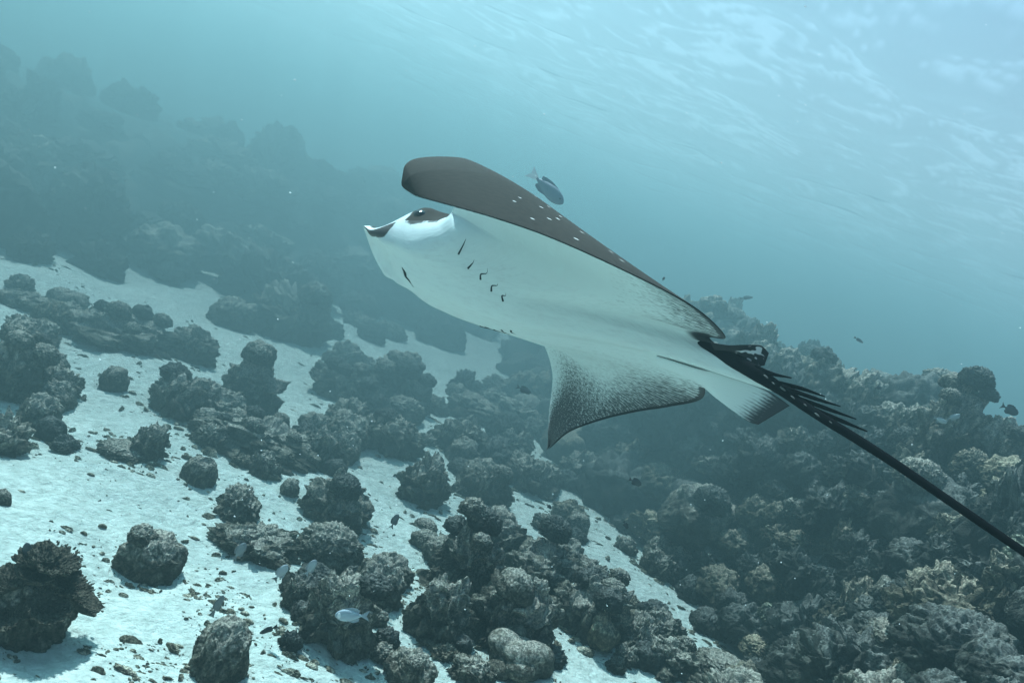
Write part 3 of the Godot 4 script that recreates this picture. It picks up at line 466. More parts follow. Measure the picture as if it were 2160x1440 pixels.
		["craggy", Vector3(2.93, 0.52, -5.73), Vector3(0.15, 0.24, 0.17), 2.9, 1, "", "coral heads crowding the right-hand reef", "tiny dark craggy rock at the bottom edge, below the spines, right one"],
		["craggy", Vector3(2.93, 0.68, -7.15), Vector3(0.19, 0.19, 0.15), 2.7, 1, "", "coral heads crowding the right-hand reef", "tiny dark craggy rock low on the right reef, below the spines"],
		["craggy", Vector3(3.13, 1.67, -7.84), Vector3(0.16, 0.24, 0.15), 5.0, 1, "", "coral heads crowding the right-hand reef", "tiny dark craggy rock high on the right reef, below the spines"],
		["ledge", Vector3(2.91, 0.34, -6.63), Vector3(0.19, 0.16, 0.17), 5.4, 3, "", "coral heads crowding the right-hand reef", "tiny greenish flat shelf low on the right reef, below the spines"],
		["knobby", Vector3(0.90, 0.60, -13.27), Vector3(0.22, 0.33, 0.20), 4.2, 1, "", "coral heads crowding the right-hand reef", "small dark knobby coral high on the right reef, beside the sand tongue"],
		["pinnacle", Vector3(4.64, 2.12, -7.00), Vector3(0.17, 0.31, 0.15), 4.5, 1, "", "coral heads crowding the right-hand reef", "tiny dark upright block half-way up the right reef, at right edge"],
		["craggy", Vector3(3.23, 1.56, -7.40), Vector3(0.23, 0.25, 0.22), 2.3, 1, "", "coral heads crowding the right-hand reef", "small dark craggy rock half-way up the right reef, below the spines"],
		["knobby", Vector3(2.73, 0.10, -6.76), Vector3(0.25, 0.31, 0.22), 3.1, 1, "", "coral heads crowding the right-hand reef", "small dark knobby coral at the bottom edge, below pale pelvic fin"],
		["craggy", Vector3(4.34, 2.12, -6.72), Vector3(0.18, 0.22, 0.16), 5.8, 0, "", "coral heads crowding the right-hand reef", "tiny grey craggy rock half-way up the right reef, at right edge"],
		["knobby", Vector3(2.87, 0.76, -5.26), Vector3(0.17, 0.19, 0.18), 4.2, 1, "", "coral heads crowding the right-hand reef", "tiny dark knobby coral at the bottom edge, below the thin tail end, left one"],
		["knobby", Vector3(2.96, 0.83, -5.45), Vector3(0.18, 0.17, 0.18), 3.6, 1, "", "coral heads crowding the right-hand reef", "tiny dark knobby coral at the bottom edge, below the thin tail end, right one"],
		["craggy", Vector3(2.92, 1.11, -7.79), Vector3(0.20, 0.18, 0.18), 3.9, 1, "", "coral heads crowding the right-hand reef", "tiny dark craggy rock half-way up the right reef, below the spines"],
		["pinnacle", Vector3(2.65, 2.10, -9.88), Vector3(0.22, 0.45, 0.26), 5.2, 1, "", "coral heads crowding the right-hand reef", "small dark upright block high on the right reef, below pale pelvic fin"],
		["craggy", Vector3(2.66, 1.07, -4.25), Vector3(0.17, 0.17, 0.15), 5.3, 4, "", "coral heads crowding the right-hand reef", "tiny brown craggy rock at the bottom edge, below the thin tail end"],
		["cauliflower", Vector3(4.74, 2.12, -7.41), Vector3(0.19, 0.23, 0.15), 1.0, 1, "", "coral heads crowding the right-hand reef", "tiny dark cauliflower coral half-way up the right reef, at right edge, left one"],
		["cauliflower", Vector3(4.11, 2.12, -6.13), Vector3(0.17, 0.17, 0.16), 0.9, 1, "", "coral heads crowding the right-hand reef", "tiny dark cauliflower coral half-way up the right reef, at right edge, right one"],
		["dome", Vector3(4.33, 2.11, -10.10), Vector3(0.25, 0.27, 0.24), 3.8, 4, "", "coral heads crowding the right-hand reef", "small brown domed coral high on the right reef, below the thin tail end"],
		["ledge", Vector3(4.08, 2.10, -13.29), Vector3(0.29, 0.19, 0.30), 1.2, 1, "", "coral heads crowding the right-hand reef", "medium dark flat shelf high on the right reef, below the spines"],
		["knobby", Vector3(3.20, 1.98, -4.63), Vector3(0.15, 0.18, 0.15), 0.7, 1, "", "coral heads crowding the right-hand reef", "tiny dark knobby coral low on the right reef, at right edge"],
		["craggy", Vector3(3.02, 1.42, -4.95), Vector3(0.18, 0.17, 0.15), 1.2, 1, "", "coral heads crowding the right-hand reef", "tiny dark craggy rock low on the right reef, below the thin tail end"],
		["craggy", Vector3(2.75, 0.00, -6.16), Vector3(0.17, 0.19, 0.19), 6.2, 1, "", "coral heads crowding the right-hand reef", "tiny dark craggy rock at the bottom edge, below pale pelvic fin"],
		["craggy", Vector3(2.57, 0.22, -7.70), Vector3(0.21, 0.25, 0.24), 2.7, 1, "", "coral heads crowding the right-hand reef", "small dark craggy rock low on the right reef, below pale pelvic fin, left one"],
		["craggy", Vector3(2.81, 0.46, -7.27), Vector3(0.19, 0.23, 0.19), 5.1, 1, "", "coral heads crowding the right-hand reef", "small dark craggy rock low on the right reef, below pale pelvic fin, right one"],
		["craggy", Vector3(4.25, 2.12, -7.95), Vector3(0.19, 0.25, 0.16), 4.8, 1, "", "coral heads crowding the right-hand reef", "tiny dark craggy rock high on the right reef, at right edge, left one"],
		["craggy", Vector3(4.95, 2.12, -7.94), Vector3(0.15, 0.18, 0.19), 3.7, 1, "", "coral heads crowding the right-hand reef", "tiny dark craggy rock high on the right reef, at right edge, right one"],
		["ledge", Vector3(2.51, 1.41, -3.17), Vector3(0.29, 0.15, 0.27), 4.7, 1, "", "coral heads crowding the right-hand reef", "small dark flat shelf at the bottom edge, at right edge"],
		["lobed", Vector3(2.36, 0.09, -8.00), Vector3(0.15, 0.18, 0.18), 4.7, 0, "", "coral heads crowding the right-hand reef", "tiny grey lobed coral low on the right reef, beside the sand tongue"],
		["craggy", Vector3(3.02, 1.10, -7.44), Vector3(0.17, 0.17, 0.15), 3.9, 0, "", "coral heads crowding the right-hand reef", "tiny grey craggy rock half-way up the right reef, below the spines"],
		["dome", Vector3(2.23, 2.11, -11.65), Vector3(0.24, 0.28, 0.21), 1.0, 3, "", "coral heads crowding the right-hand reef", "small greenish domed coral high on the right reef, beside the sand tongue"],
		["ledge", Vector3(2.50, 0.94, -8.72), Vector3(0.25, 0.20, 0.20), 3.3, 0, "", "coral heads crowding the right-hand reef", "small grey flat shelf high on the right reef, below pale pelvic fin"],
		["cauliflower", Vector3(3.54, 2.03, -7.21), Vector3(0.17, 0.22, 0.17), 5.2, 1, "", "coral heads crowding the right-hand reef", "tiny dark cauliflower coral high on the right reef, below the thin tail end"],
		["dome", Vector3(3.14, 1.14, -5.59), Vector3(0.19, 0.18, 0.18), 0.2, 0, "", "coral heads crowding the right-hand reef", "tiny grey domed coral low on the right reef, below the thin tail end"],
		["knobby", Vector3(2.40, -0.03, -7.45), Vector3(0.15, 0.25, 0.16), 5.9, 1, "", "coral heads crowding the right-hand reef", "tiny dark knobby coral low on the right reef, beside the sand tongue"],
		["craggy", Vector3(1.90, -0.04, -8.79), Vector3(0.21, 0.25, 0.21), 5.4, 1, "", "coral heads crowding the right-hand reef", "small dark craggy rock half-way up the right reef, beside the sand tongue"],
		["craggy", Vector3(5.47, 2.10, -9.04), Vector3(0.31, 0.32, 0.28), 4.0, 4, "", "coral heads crowding the right-hand reef", "medium brown craggy rock high on the right reef, at right edge"],
		["knobby", Vector3(3.99, 2.12, -7.33), Vector3(0.15, 0.20, 0.18), 5.5, 0, "", "coral heads crowding the right-hand reef", "tiny grey knobby coral high on the right reef, at right edge"],
		["pinnacle", Vector3(3.18, 1.05, -6.75), Vector3(0.15, 0.33, 0.16), 1.7, 4, "", "coral heads crowding the right-hand reef", "tiny brown upright block low on the right reef, below the spines"],
		["ledge", Vector3(3.20, 2.11, -8.98), Vector3(0.24, 0.16, 0.25), 2.5, 1, "", "coral heads crowding the right-hand reef", "small dark flat shelf high on the right reef, below the spines"],
		["craggy", Vector3(3.74, 2.12, -7.25), Vector3(0.18, 0.16, 0.19), 4.9, 1, "", "coral heads crowding the right-hand reef", "tiny dark craggy rock high on the right reef, below the thin tail end"],
		["craggy", Vector3(-4.22, 1.59, -18.58), Vector3(0.31, 0.41, 0.34), 2.2, 1, "", "coral rocks on the hazy far slope", "medium dark craggy rock low on the hazy slope, just left of the snout"],
		["dome", Vector3(-4.65, 2.03, -22.53), Vector3(0.47, 0.49, 0.45), 3.4, 0, "", "coral rocks on the hazy far slope", "large grey domed coral mid-way on hazy slope, behind the ray"],
		["ledge", Vector3(-3.84, 0.25, -14.86), Vector3(0.75, 0.65, 0.66), 4.8, 1, "", "coral rocks on the hazy far slope", "big dark flat shelf at the foot of the hazy slope, just left of the snout"],
		["knobby", Vector3(-8.25, 2.03, -19.35), Vector3(0.47, 0.55, 0.44), 4.4, 0, "", "coral rocks on the hazy far slope", "big grey knobby coral high on the hazy slope, left of the ray"],
		["dome", Vector3(-4.01, 0.51, -15.53), Vector3(0.32, 0.44, 0.34), 3.4, 1, "", "coral rocks on the hazy far slope", "medium dark domed coral low on the hazy slope, just left of the snout"],
		["craggy", Vector3(-5.34, 1.93, -18.80), Vector3(0.54, 0.61, 0.54), 0.6, 1, "", "coral rocks on the hazy far slope", "big dark craggy rock mid-way on hazy slope, just left of the snout, leftmost"],
		["craggy", Vector3(-4.63, 1.79, -18.90), Vector3(0.59, 0.71, 0.51), 3.4, 1, "", "coral rocks on the hazy far slope", "big dark craggy rock mid-way on hazy slope, just left of the snout, second"],
		["craggy", Vector3(-4.65, 2.00, -20.23), Vector3(0.79, 0.68, 0.60), 3.6, 1, "", "coral rocks on the hazy far slope", "big dark craggy rock mid-way on hazy slope, just left of the snout, rightmost"],
		["ledge", Vector3(-7.85, 0.90, -13.65), Vector3(0.89, 0.51, 0.80), 4.2, 1, "", "coral rocks on the hazy far slope", "big dark flat shelf high on the hazy slope, at left edge"],
		["ledge", Vector3(-2.11, 1.51, -20.57), Vector3(0.59, 0.43, 0.55), 2.7, 1, "", "coral rocks on the hazy far slope", "big dark flat shelf low on the hazy slope, behind the ray"],
		["craggy", Vector3(-8.02, 0.62, -12.66), Vector3(0.57, 0.73, 0.56), 4.0, 0, "", "coral rocks on the hazy far slope", "big grey craggy rock mid-way on hazy slope, at left edge"],
		["craggy", Vector3(-4.92, 0.26, -13.61), Vector3(0.76, 0.67, 0.71), 6.0, 0, "", "coral rocks on the hazy far slope", "big grey craggy rock low on the hazy slope, left of the ray, left one"],
		["craggy", Vector3(-4.85, 0.58, -14.76), Vector3(0.58, 0.49, 0.50), 1.0, 0, "", "coral rocks on the hazy far slope", "big grey craggy rock low on the hazy slope, left of the ray, right one"],
		["craggy", Vector3(-7.21, 2.02, -20.33), Vector3(0.61, 0.50, 0.57), 5.9, 1, "", "coral rocks on the hazy far slope", "big dark craggy rock mid-way on hazy slope, left of the ray, left one"],
		["craggy", Vector3(-6.22, 1.91, -18.20), Vector3(0.77, 1.05, 0.88), 3.5, 1, "", "coral rocks on the hazy far slope", "big dark craggy rock mid-way on hazy slope, left of the ray, right one"],
		["craggy", Vector3(-3.83, -0.04, -12.97), Vector3(0.98, 1.01, 0.87), 5.7, 1, "", "coral rocks on the hazy far slope", "big dark craggy rock at the foot of the hazy slope, left of the ray"],
		["craggy", Vector3(-4.88, 2.02, -23.50), Vector3(0.72, 0.94, 0.69), 4.0, 1, "", "coral rocks on the hazy far slope", "big dark craggy rock mid-way on hazy slope, behind the ray"],
		["knobby", Vector3(-1.99, 0.59, -17.92), Vector3(0.65, 0.96, 0.72), 2.0, 0, "", "coral rocks on the hazy far slope", "big grey knobby coral at the foot of the hazy slope, behind the ray"],
		["ledge", Vector3(-6.83, 1.19, -15.13), Vector3(0.77, 0.48, 0.64), 0.6, 1, "", "coral rocks on the hazy far slope", "big dark flat shelf mid-way on hazy slope, upper left"],
		["craggy", Vector3(-10.54, 1.88, -14.72), Vector3(0.37, 0.33, 0.34), 3.7, 0, "", "coral rocks on the hazy far slope", "medium grey craggy rock high on the hazy slope, at left edge, left one"],
		["craggy", Vector3(-10.90, 2.03, -17.09), Vector3(0.29, 0.45, 0.32), 3.4, 0, "", "coral rocks on the hazy far slope", "medium grey craggy rock high on the hazy slope, at left edge, right one"],
		["knobby", Vector3(-8.13, 0.38, -11.85), Vector3(0.73, 0.76, 0.76), 1.0, 1, "", "coral rocks on the hazy far slope", "big dark knobby coral mid-way on hazy slope, at left edge"],
		["ledge", Vector3(-6.44, 1.38, -15.93), Vector3(0.61, 0.40, 0.54), 1.5, 0, "", "coral rocks on the hazy far slope", "big grey flat shelf mid-way on hazy slope, left of the ray, left one"],
		["ledge", Vector3(-6.73, 1.68, -16.78), Vector3(0.77, 0.55, 0.77), 4.9, 0, "", "coral rocks on the hazy far slope", "big grey flat shelf mid-way on hazy slope, left of the ray, right one"],
		["dome", Vector3(-1.81, 1.23, -19.97), Vector3(0.50, 0.56, 0.45), 2.4, 0, "", "coral rocks on the hazy far slope", "large grey domed coral low on the hazy slope, behind the ray"],
		["craggy", Vector3(-9.03, 1.98, -16.91), Vector3(0.57, 0.60, 0.59), 2.2, 1, "", "coral rocks on the hazy far slope", "big dark craggy rock high on the hazy slope, upper left"],
		["knobby", Vector3(-5.52, 0.17, -12.60), Vector3(0.62, 0.60, 0.60), 4.2, 0, "", "coral rocks on the hazy far slope", "big grey knobby coral low on the hazy slope, upper left"],
		["knobby", Vector3(-2.84, 0.08, -15.02), Vector3(0.37, 0.49, 0.43), 4.4, 1, "", "coral rocks on the hazy far slope", "large dark knobby coral at the foot of the hazy slope, just left of the snout"],
		["dome", Vector3(-4.67, 2.02, -21.74), Vector3(0.62, 0.95, 0.67), 1.8, 0, "", "coral rocks on the hazy far slope", "big grey domed coral mid-way on hazy slope, behind the ray"],
		["dome", Vector3(-2.42, 1.84, -21.61), Vector3(0.72, 0.90, 0.71), 1.1, 0, "", "coral rocks on the hazy far slope", "big grey domed coral low on the hazy slope, behind the ray"],
		["ledge", Vector3(-4.93, 1.54, -17.64), Vector3(0.78, 0.52, 0.68), 4.0, 1, "", "coral rocks on the hazy far slope", "big dark flat shelf mid-way on hazy slope, just left of the snout"],
		["craggy", Vector3(-9.99, 2.01, -16.31), Vector3(0.50, 0.68, 0.51), 0.4, 0, "", "coral rocks on the hazy far slope", "big grey craggy rock high on the hazy slope, at left edge"],
		["knobby", Vector3(-7.17, 1.45, -15.68), Vector3(0.31, 0.35, 0.28), 3.2, 1, "", "coral rocks on the hazy far slope", "medium dark knobby coral mid-way on hazy slope, upper left"],
		["craggy", Vector3(-5.15, 0.05, -12.12), Vector3(0.32, 0.30, 0.28), 4.8, 1, "", "coral rocks on the hazy far slope", "medium dark craggy rock at the foot of the hazy slope, upper left"],
		["ledge", Vector3(-3.41, 0.60, -16.59), Vector3(0.80, 0.54, 0.78), 4.5, 0, "", "coral rocks on the hazy far slope", "big grey flat shelf low on the hazy slope, just left of the snout"],
		["dome", Vector3(-2.61, 0.46, -16.93), Vector3(0.62, 0.86, 0.67), 5.3, 0, "", "coral rocks on the hazy far slope", "big grey domed coral at the foot of the hazy slope, behind the ray"],
		["knobby", Vector3(-7.43, 2.01, -18.20), Vector3(0.36, 0.59, 0.42), 0.8, 1, "", "coral rocks on the hazy far slope", "large dark knobby coral high on the hazy slope, left of the ray"],
		["craggy", Vector3(-5.64, -0.01, -11.10), Vector3(0.44, 0.49, 0.37), 6.1, 1, "", "coral rocks on the hazy far slope", "large dark craggy rock low on the hazy slope, upper left, left one"],
		["craggy", Vector3(-5.96, 0.56, -13.75), Vector3(0.42, 0.47, 0.41), 1.8, 1, "", "coral rocks on the hazy far slope", "large dark craggy rock low on the hazy slope, upper left, right one"],
		["craggy", Vector3(-7.23, 0.51, -12.81), Vector3(0.52, 0.56, 0.51), 0.7, 1, "", "coral rocks on the hazy far slope", "big dark craggy rock mid-way on hazy slope, at left edge"],
		["ledge", Vector3(-2.72, 2.02, -23.96), Vector3(0.73, 0.41, 0.76), 6.0, 0, "", "coral rocks on the hazy far slope", "big grey flat shelf low on the hazy slope, behind the ray"],
		["craggy", Vector3(-8.42, 1.51, -15.10), Vector3(0.45, 0.42, 0.48), 1.5, 1, "", "coral rocks on the hazy far slope", "large dark craggy rock high on the hazy slope, upper left"],
		["pinnacle", Vector3(-9.07, 1.39, -14.29), Vector3(0.41, 0.75, 0.42), 6.2, 1, "", "coral rocks on the hazy far slope", "large dark upright block high on the hazy slope, at left edge"],
		["craggy", Vector3(-6.47, 0.14, -11.92), Vector3(0.75, 1.16, 0.76), 4.0, 1, "", "coral rocks on the hazy far slope", "big dark craggy rock low on the hazy slope, upper left"],
		["craggy", Vector3(-6.13, -0.01, -10.29), Vector3(0.33, 0.42, 0.30), 5.1, 1, "", "coral rocks on the hazy far slope", "medium dark craggy rock low on the hazy slope, at left edge"],
		["craggy", Vector3(-5.56, 1.29, -16.23), Vector3(0.79, 0.68, 0.60), 4.1, 0, "", "coral rocks on the hazy far slope", "big grey craggy rock mid-way on hazy slope, left of the ray, left one"],
		["craggy", Vector3(-7.52, 2.02, -21.13), Vector3(0.48, 0.71, 0.49), 3.2, 0, "", "coral rocks on the hazy far slope", "big grey craggy rock mid-way on hazy slope, left of the ray, right one"],
		["craggy", Vector3(-3.05, 1.18, -18.62), Vector3(0.34, 0.30, 0.33), 4.1, 0, "", "coral rocks on the hazy far slope", "medium grey craggy rock low on the hazy slope, behind the ray"],
		["craggy", Vector3(-10.35, 1.73, -14.25), Vector3(0.54, 0.61, 0.44), 2.4, 1, "", "coral rocks on the hazy far slope", "big dark craggy rock high on the hazy slope, at left edge, left one"],
		["craggy", Vector3(-9.31, 1.24, -13.61), Vector3(0.48, 0.65, 0.46), 4.9, 1, "", "coral rocks on the hazy far slope", "big dark craggy rock high on the hazy slope, at left edge, right one"],
		["craggy", Vector3(-2.10, -0.01, -14.68), Vector3(0.27, 0.30, 0.29), 1.3, 0, "", "coral rocks on the hazy far slope", "medium grey craggy rock at the foot of the hazy slope, behind the ray"],
		["dome", Vector3(-7.11, 0.00, -10.66), Vector3(0.76, 1.05, 0.82), 5.3, 1, "", "coral rocks on the hazy far slope", "big dark domed coral mid-way on hazy slope, at left edge"],
		["craggy", Vector3(-6.13, 2.03, -19.81), Vector3(0.39, 0.43, 0.40), 4.8, 0, "", "coral rocks on the hazy far slope", "large grey craggy rock mid-way on hazy slope, just left of the snout"],
		["knobby", Vector3(-8.68, 0.84, -12.91), Vector3(0.39, 0.54, 0.40), 4.5, 1, "", "coral rocks on the hazy far slope", "large dark knobby coral high on the hazy slope, at left edge"],
		["craggy", Vector3(-10.69, 1.97, -15.19), Vector3(0.50, 0.40, 0.40), 5.0, 1, "", "coral rocks on the hazy far slope", "large dark craggy rock high on the hazy slope, at left edge"],
		["craggy", Vector3(-1.81, 0.22, -16.74), Vector3(0.59, 0.53, 0.60), 3.4, 1, "", "coral rocks on the hazy far slope", "big dark craggy rock at the foot of the hazy slope, behind the ray"],
		["knobby", Vector3(-1.34, 0.00, -15.83), Vector3(0.56, 0.65, 0.48), 6.1, 1, "", "coral rocks on the hazy far slope", "big dark knobby coral at the foot of the hazy slope, behind the ray"],
		["dome", Vector3(-3.72, 1.55, -19.10), Vector3(0.76, 0.75, 0.60), 5.0, 1, "", "coral rocks on the hazy far slope", "big dark domed coral low on the hazy slope, behind the ray"],
		["ledge", Vector3(-3.27, 1.97, -21.51), Vector3(0.42, 0.32, 0.41), 2.8, 1, "", "coral rocks on the hazy far slope", "large dark flat shelf low on the hazy slope, behind the ray"],
		["ledge", Vector3(-6.26, 0.40, -13.06), Vector3(0.56, 0.34, 0.46), 3.9, 1, "", "coral rocks on the hazy far slope", "big dark flat shelf low on the hazy slope, upper left"],
		["knobby", Vector3(-3.39, 2.01, -22.45), Vector3(0.74, 1.15, 0.91), 1.9, 0, "", "coral rocks on the hazy far slope", "big grey knobby coral mid-way on hazy slope, behind the ray"],
		["craggy", Vector3(-8.11, 2.03, -17.89), Vector3(0.36, 0.29, 0.32), 5.9, 0, "", "coral rocks on the hazy far slope", "medium grey craggy rock high on the hazy slope, left of the ray"],
		["ledge", Vector3(-4.83, 1.06, -16.24), Vector3(0.48, 0.25, 0.41), 4.9, 1, "", "coral rocks on the hazy far slope", "large dark flat shelf low on the hazy slope, just left of the snout"],
		["ledge", Vector3(-6.87, 2.02, -19.10), Vector3(0.46, 0.39, 0.48), 2.9, 1, "", "coral rocks on the hazy far slope", "big dark flat shelf mid-way on hazy slope, left of the ray"],
		["knobby", Vector3(-1.52, -0.01, -8.02), Vector3(0.24, 0.22, 0.18), 1.3, 0, "", "small coral rocks filling the reef between larger ones", "tiny grey knobby coral filling in the ridge under the ray, leftmost"],
		["knobby", Vector3(-1.13, -0.01, -7.67), Vector3(0.18, 0.27, 0.22), 3.0, 0, "", "small coral rocks filling the reef between larger ones", "tiny grey knobby coral filling in the ridge under the ray, second"],
		["knobby", Vector3(-0.48, -0.01, -12.00), Vector3(0.18, 0.21, 0.20), 0.8, 0, "", "small coral rocks filling the reef between larger ones", "tiny grey knobby coral filling in the ridge under the ray, rightmost"],
		["craggy", Vector3(-1.07, -0.01, -8.79), Vector3(0.17, 0.21, 0.19), 0.4, 0, "", "small coral rocks filling the reef between larger ones", "tiny grey craggy rock filling in the ridge under the ray, leftmost"],
		["craggy", Vector3(-0.50, -0.01, -9.09), Vector3(0.16, 0.14, 0.13), 1.8, 0, "", "small coral rocks filling the reef between larger ones", "tiny grey craggy rock filling in the ridge under the ray, second"],
		["craggy", Vector3(-0.64, -0.01, -10.79), Vector3(0.23, 0.26, 0.21), 6.1, 0, "", "small coral rocks filling the reef between larger ones", "tiny grey craggy rock filling in the ridge under the ray, third"],
		["craggy", Vector3(-0.13, -0.01, -10.32), Vector3(0.20, 0.25, 0.17), 1.3, 0, "", "small coral rocks filling the reef between larger ones", "tiny grey craggy rock filling in the ridge under the ray, rightmost"],
		["craggy", Vector3(-1.15, -0.01, -9.41), Vector3(0.27, 0.30, 0.28), 1.0, 1, "", "small coral rocks filling the reef between larger ones", "small dark craggy rock filling in the ridge under the ray"],
		["cauliflower", Vector3(-1.28, -0.01, -11.45), Vector3(0.16, 0.24, 0.19), 0.8, 0, "", "small coral rocks filling the reef between larger ones", "tiny grey cauliflower coral filling in the ridge under the ray"],
		["dome", Vector3(-1.27, -0.01, -10.02), Vector3(0.16, 0.22, 0.14), 0.4, 0, "", "small coral rocks filling the reef between larger ones", "tiny grey domed coral filling in the ridge under the ray"],
		["craggy", Vector3(-1.36, -0.01, -8.56), Vector3(0.26, 0.35, 0.27), 0.3, 0, "", "small coral rocks filling the reef between larger ones", "small grey craggy rock filling in the ridge under the ray"],
		["craggy", Vector3(-0.87, -0.01, -10.09), Vector3(0.23, 0.23, 0.19), 1.9, 1, "", "small coral rocks filling the reef between larger ones", "tiny dark craggy rock filling in the ridge under the ray"],
		["knobby", Vector3(-2.02, -0.01, -10.97), Vector3(0.24, 0.40, 0.31), 5.2, 0, "", "small coral rocks filling the reef between larger ones", "medium grey knobby coral filling in the ridge under the ray"],
		["ledge", Vector3(-1.81, -0.01, -11.31), Vector3(0.32, 0.19, 0.28), 0.1, 0, "", "small coral rocks filling the reef between larger ones", "small grey flat shelf filling in the ridge under the ray"],
		["cauliflower", Vector3(-0.90, -0.01, -9.69), Vector3(0.29, 0.28, 0.26), 1.0, 0, "", "small coral rocks filling the reef between larger ones", "small grey cauliflower coral filling in the ridge under the ray"],
		["craggy", Vector3(-0.42, -0.01, -12.31), Vector3(0.27, 0.40, 0.28), 5.3, 1, "", "small coral rocks filling the reef between larger ones", "medium dark craggy rock filling in the ridge under the ray"],
		["craggy", Vector3(0.89, -0.00, -5.86), Vector3(0.09, 0.11, 0.09), 5.2, 0, "", "small coral rocks filling the reef between larger ones", "tiny grey craggy rock filling in the central massif, leftmost"],
		["craggy", Vector3(0.98, -0.01, -7.75), Vector3(0.18, 0.18, 0.19), 0.2, 0, "", "small coral rocks filling the reef between larger ones", "tiny grey craggy rock filling in the central massif, second"],
		["craggy", Vector3(1.35, -0.01, -6.95), Vector3(0.22, 0.18, 0.21), 0.6, 0, "", "small coral rocks filling the reef between larger ones", "tiny grey craggy rock filling in the central massif, rightmost"],
		["ledge", Vector3(0.54, -0.01, -6.19), Vector3(0.12, 0.08, 0.12), 4.3, 1, "", "small coral rocks filling the reef between larger ones", "tiny dark flat shelf filling in the central massif, left one"],
		["ledge", Vector3(1.01, -0.01, -5.29), Vector3(0.17, 0.10, 0.13), 4.2, 1, "", "small coral rocks filling the reef between larger ones", "tiny dark flat shelf filling in the central massif, right one"],
		["cauliflower", Vector3(0.35, -0.00, -5.35), Vector3(0.08, 0.11, 0.08), 1.3, 1, "", "small coral rocks filling the reef between larger ones", "tiny dark cauliflower coral filling in the central massif, left one"],
		["cauliflower", Vector3(0.70, -0.00, -5.62), Vector3(0.09, 0.11, 0.11), 5.7, 1, "", "small coral rocks filling the reef between larger ones", "tiny dark cauliflower coral filling in the central massif, right one"],
		["dome", Vector3(0.48, -0.01, -7.49), Vector3(0.14, 0.17, 0.12), 4.0, 0, "", "small coral rocks filling the reef between larger ones", "tiny grey domed coral filling in the central massif, left one"],
		["dome", Vector3(0.78, -0.01, -5.77), Vector3(0.11, 0.13, 0.13), 2.9, 0, "", "small coral rocks filling the reef between larger ones", "tiny grey domed coral filling in the central massif, right one"],
		["knobby", Vector3(-0.06, -0.01, -6.31), Vector3(0.14, 0.13, 0.14), 0.9, 0, "", "small coral rocks filling the reef between larger ones", "tiny grey knobby coral filling in the central massif, leftmost"],
		["knobby", Vector3(0.09, -0.01, -6.18), Vector3(0.17, 0.21, 0.18), 3.7, 0, "", "small coral rocks filling the reef between larger ones", "tiny grey knobby coral filling in the central massif, second"],
		["knobby", Vector3(0.51, -0.01, -5.77), Vector3(0.18, 0.19, 0.16), 3.8, 0, "", "small coral rocks filling the reef between larger ones", "tiny grey knobby coral filling in the central massif, third"],
		["knobby", Vector3(0.87, -0.01, -6.15), Vector3(0.10, 0.15, 0.12), 0.7, 0, "", "small coral rocks filling the reef between larger ones", "tiny grey knobby coral filling in the central massif, fourth"],
		["knobby", Vector3(1.15, -0.01, -7.19), Vector3(0.22, 0.23, 0.18), 4.9, 0, "", "small coral rocks filling the reef between larger ones", "tiny grey knobby coral filling in the central massif, rightmost"],
		["craggy", Vector3(0.34, -0.01, -6.43), Vector3(0.12, 0.12, 0.10), 3.3, 1, "", "small coral rocks filling the reef between larger ones", "tiny dark craggy rock filling in the central massif, left one"],
		["craggy", Vector3(0.47, -0.00, -5.93), Vector3(0.11, 0.13, 0.08), 5.6, 1, "", "small coral rocks filling the reef between larger ones", "tiny dark craggy rock filling in the central massif, right one"],
		["knobby", Vector3(0.43, -0.01, -5.54), Vector3(0.12, 0.16, 0.15), 0.6, 1, "", "small coral rocks filling the reef between larger ones", "tiny dark knobby coral filling in the central massif, left one"],
		["knobby", Vector3(1.27, -0.01, -7.71), Vector3(0.12, 0.15, 0.14), 5.4, 1, "", "small coral rocks filling the reef between larger ones", "tiny dark knobby coral filling in the central massif, right one"],
		["dome", Vector3(0.39, -0.00, -4.87), Vector3(0.10, 0.13, 0.08), 1.9, 1, "", "small coral rocks filling the reef between larger ones", "tiny dark domed coral filling in the central massif"],
		["cauliflower", Vector3(0.54, -0.01, -7.16), Vector3(0.10, 0.16, 0.11), 0.5, 0, "", "small coral rocks filling the reef between larger ones", "tiny grey cauliflower coral filling in the central massif"],
		["knobby", Vector3(1.21, -0.01, -8.36), Vector3(0.21, 0.25, 0.20), 5.9, 4, "", "small coral rocks filling the reef between larger ones", "tiny brown knobby coral filling in the central massif"],
		["craggy", Vector3(0.31, -0.01, -4.77), Vector3(0.10, 0.12, 0.10), 2.8, 4, "", "small coral rocks filling the reef between larger ones", "tiny brown craggy rock filling in the central massif"],
		["knobby", Vector3(-0.30, -0.00, -4.74), Vector3(0.08, 0.09, 0.08), 4.7, 0, "", "small coral rocks filling the reef between larger ones", "tiny grey knobby coral filling in the left spur, leftmost"],
		["knobby", Vector3(-0.16, -0.00, -4.88), Vector3(0.08, 0.10, 0.09), 5.6, 0, "", "small coral rocks filling the reef between larger ones", "tiny grey knobby coral filling in the left spur, second"],
		["knobby", Vector3(-0.05, -0.00, -4.55), Vector3(0.08, 0.10, 0.08), 6.0, 0, "", "small coral rocks filling the reef between larger ones", "tiny grey knobby coral filling in the left spur, third"],
		["knobby", Vector3(-0.21, -0.01, -5.52), Vector3(0.19, 0.25, 0.17), 4.3, 0, "", "small coral rocks filling the reef between larger ones", "tiny grey knobby coral filling in the left spur, rightmost"],
		["craggy", Vector3(-0.40, -0.00, -4.94), Vector3(0.12, 0.14, 0.10), 1.5, 0, "", "small coral rocks filling the reef between larger ones", "tiny grey craggy rock filling in the left spur"],
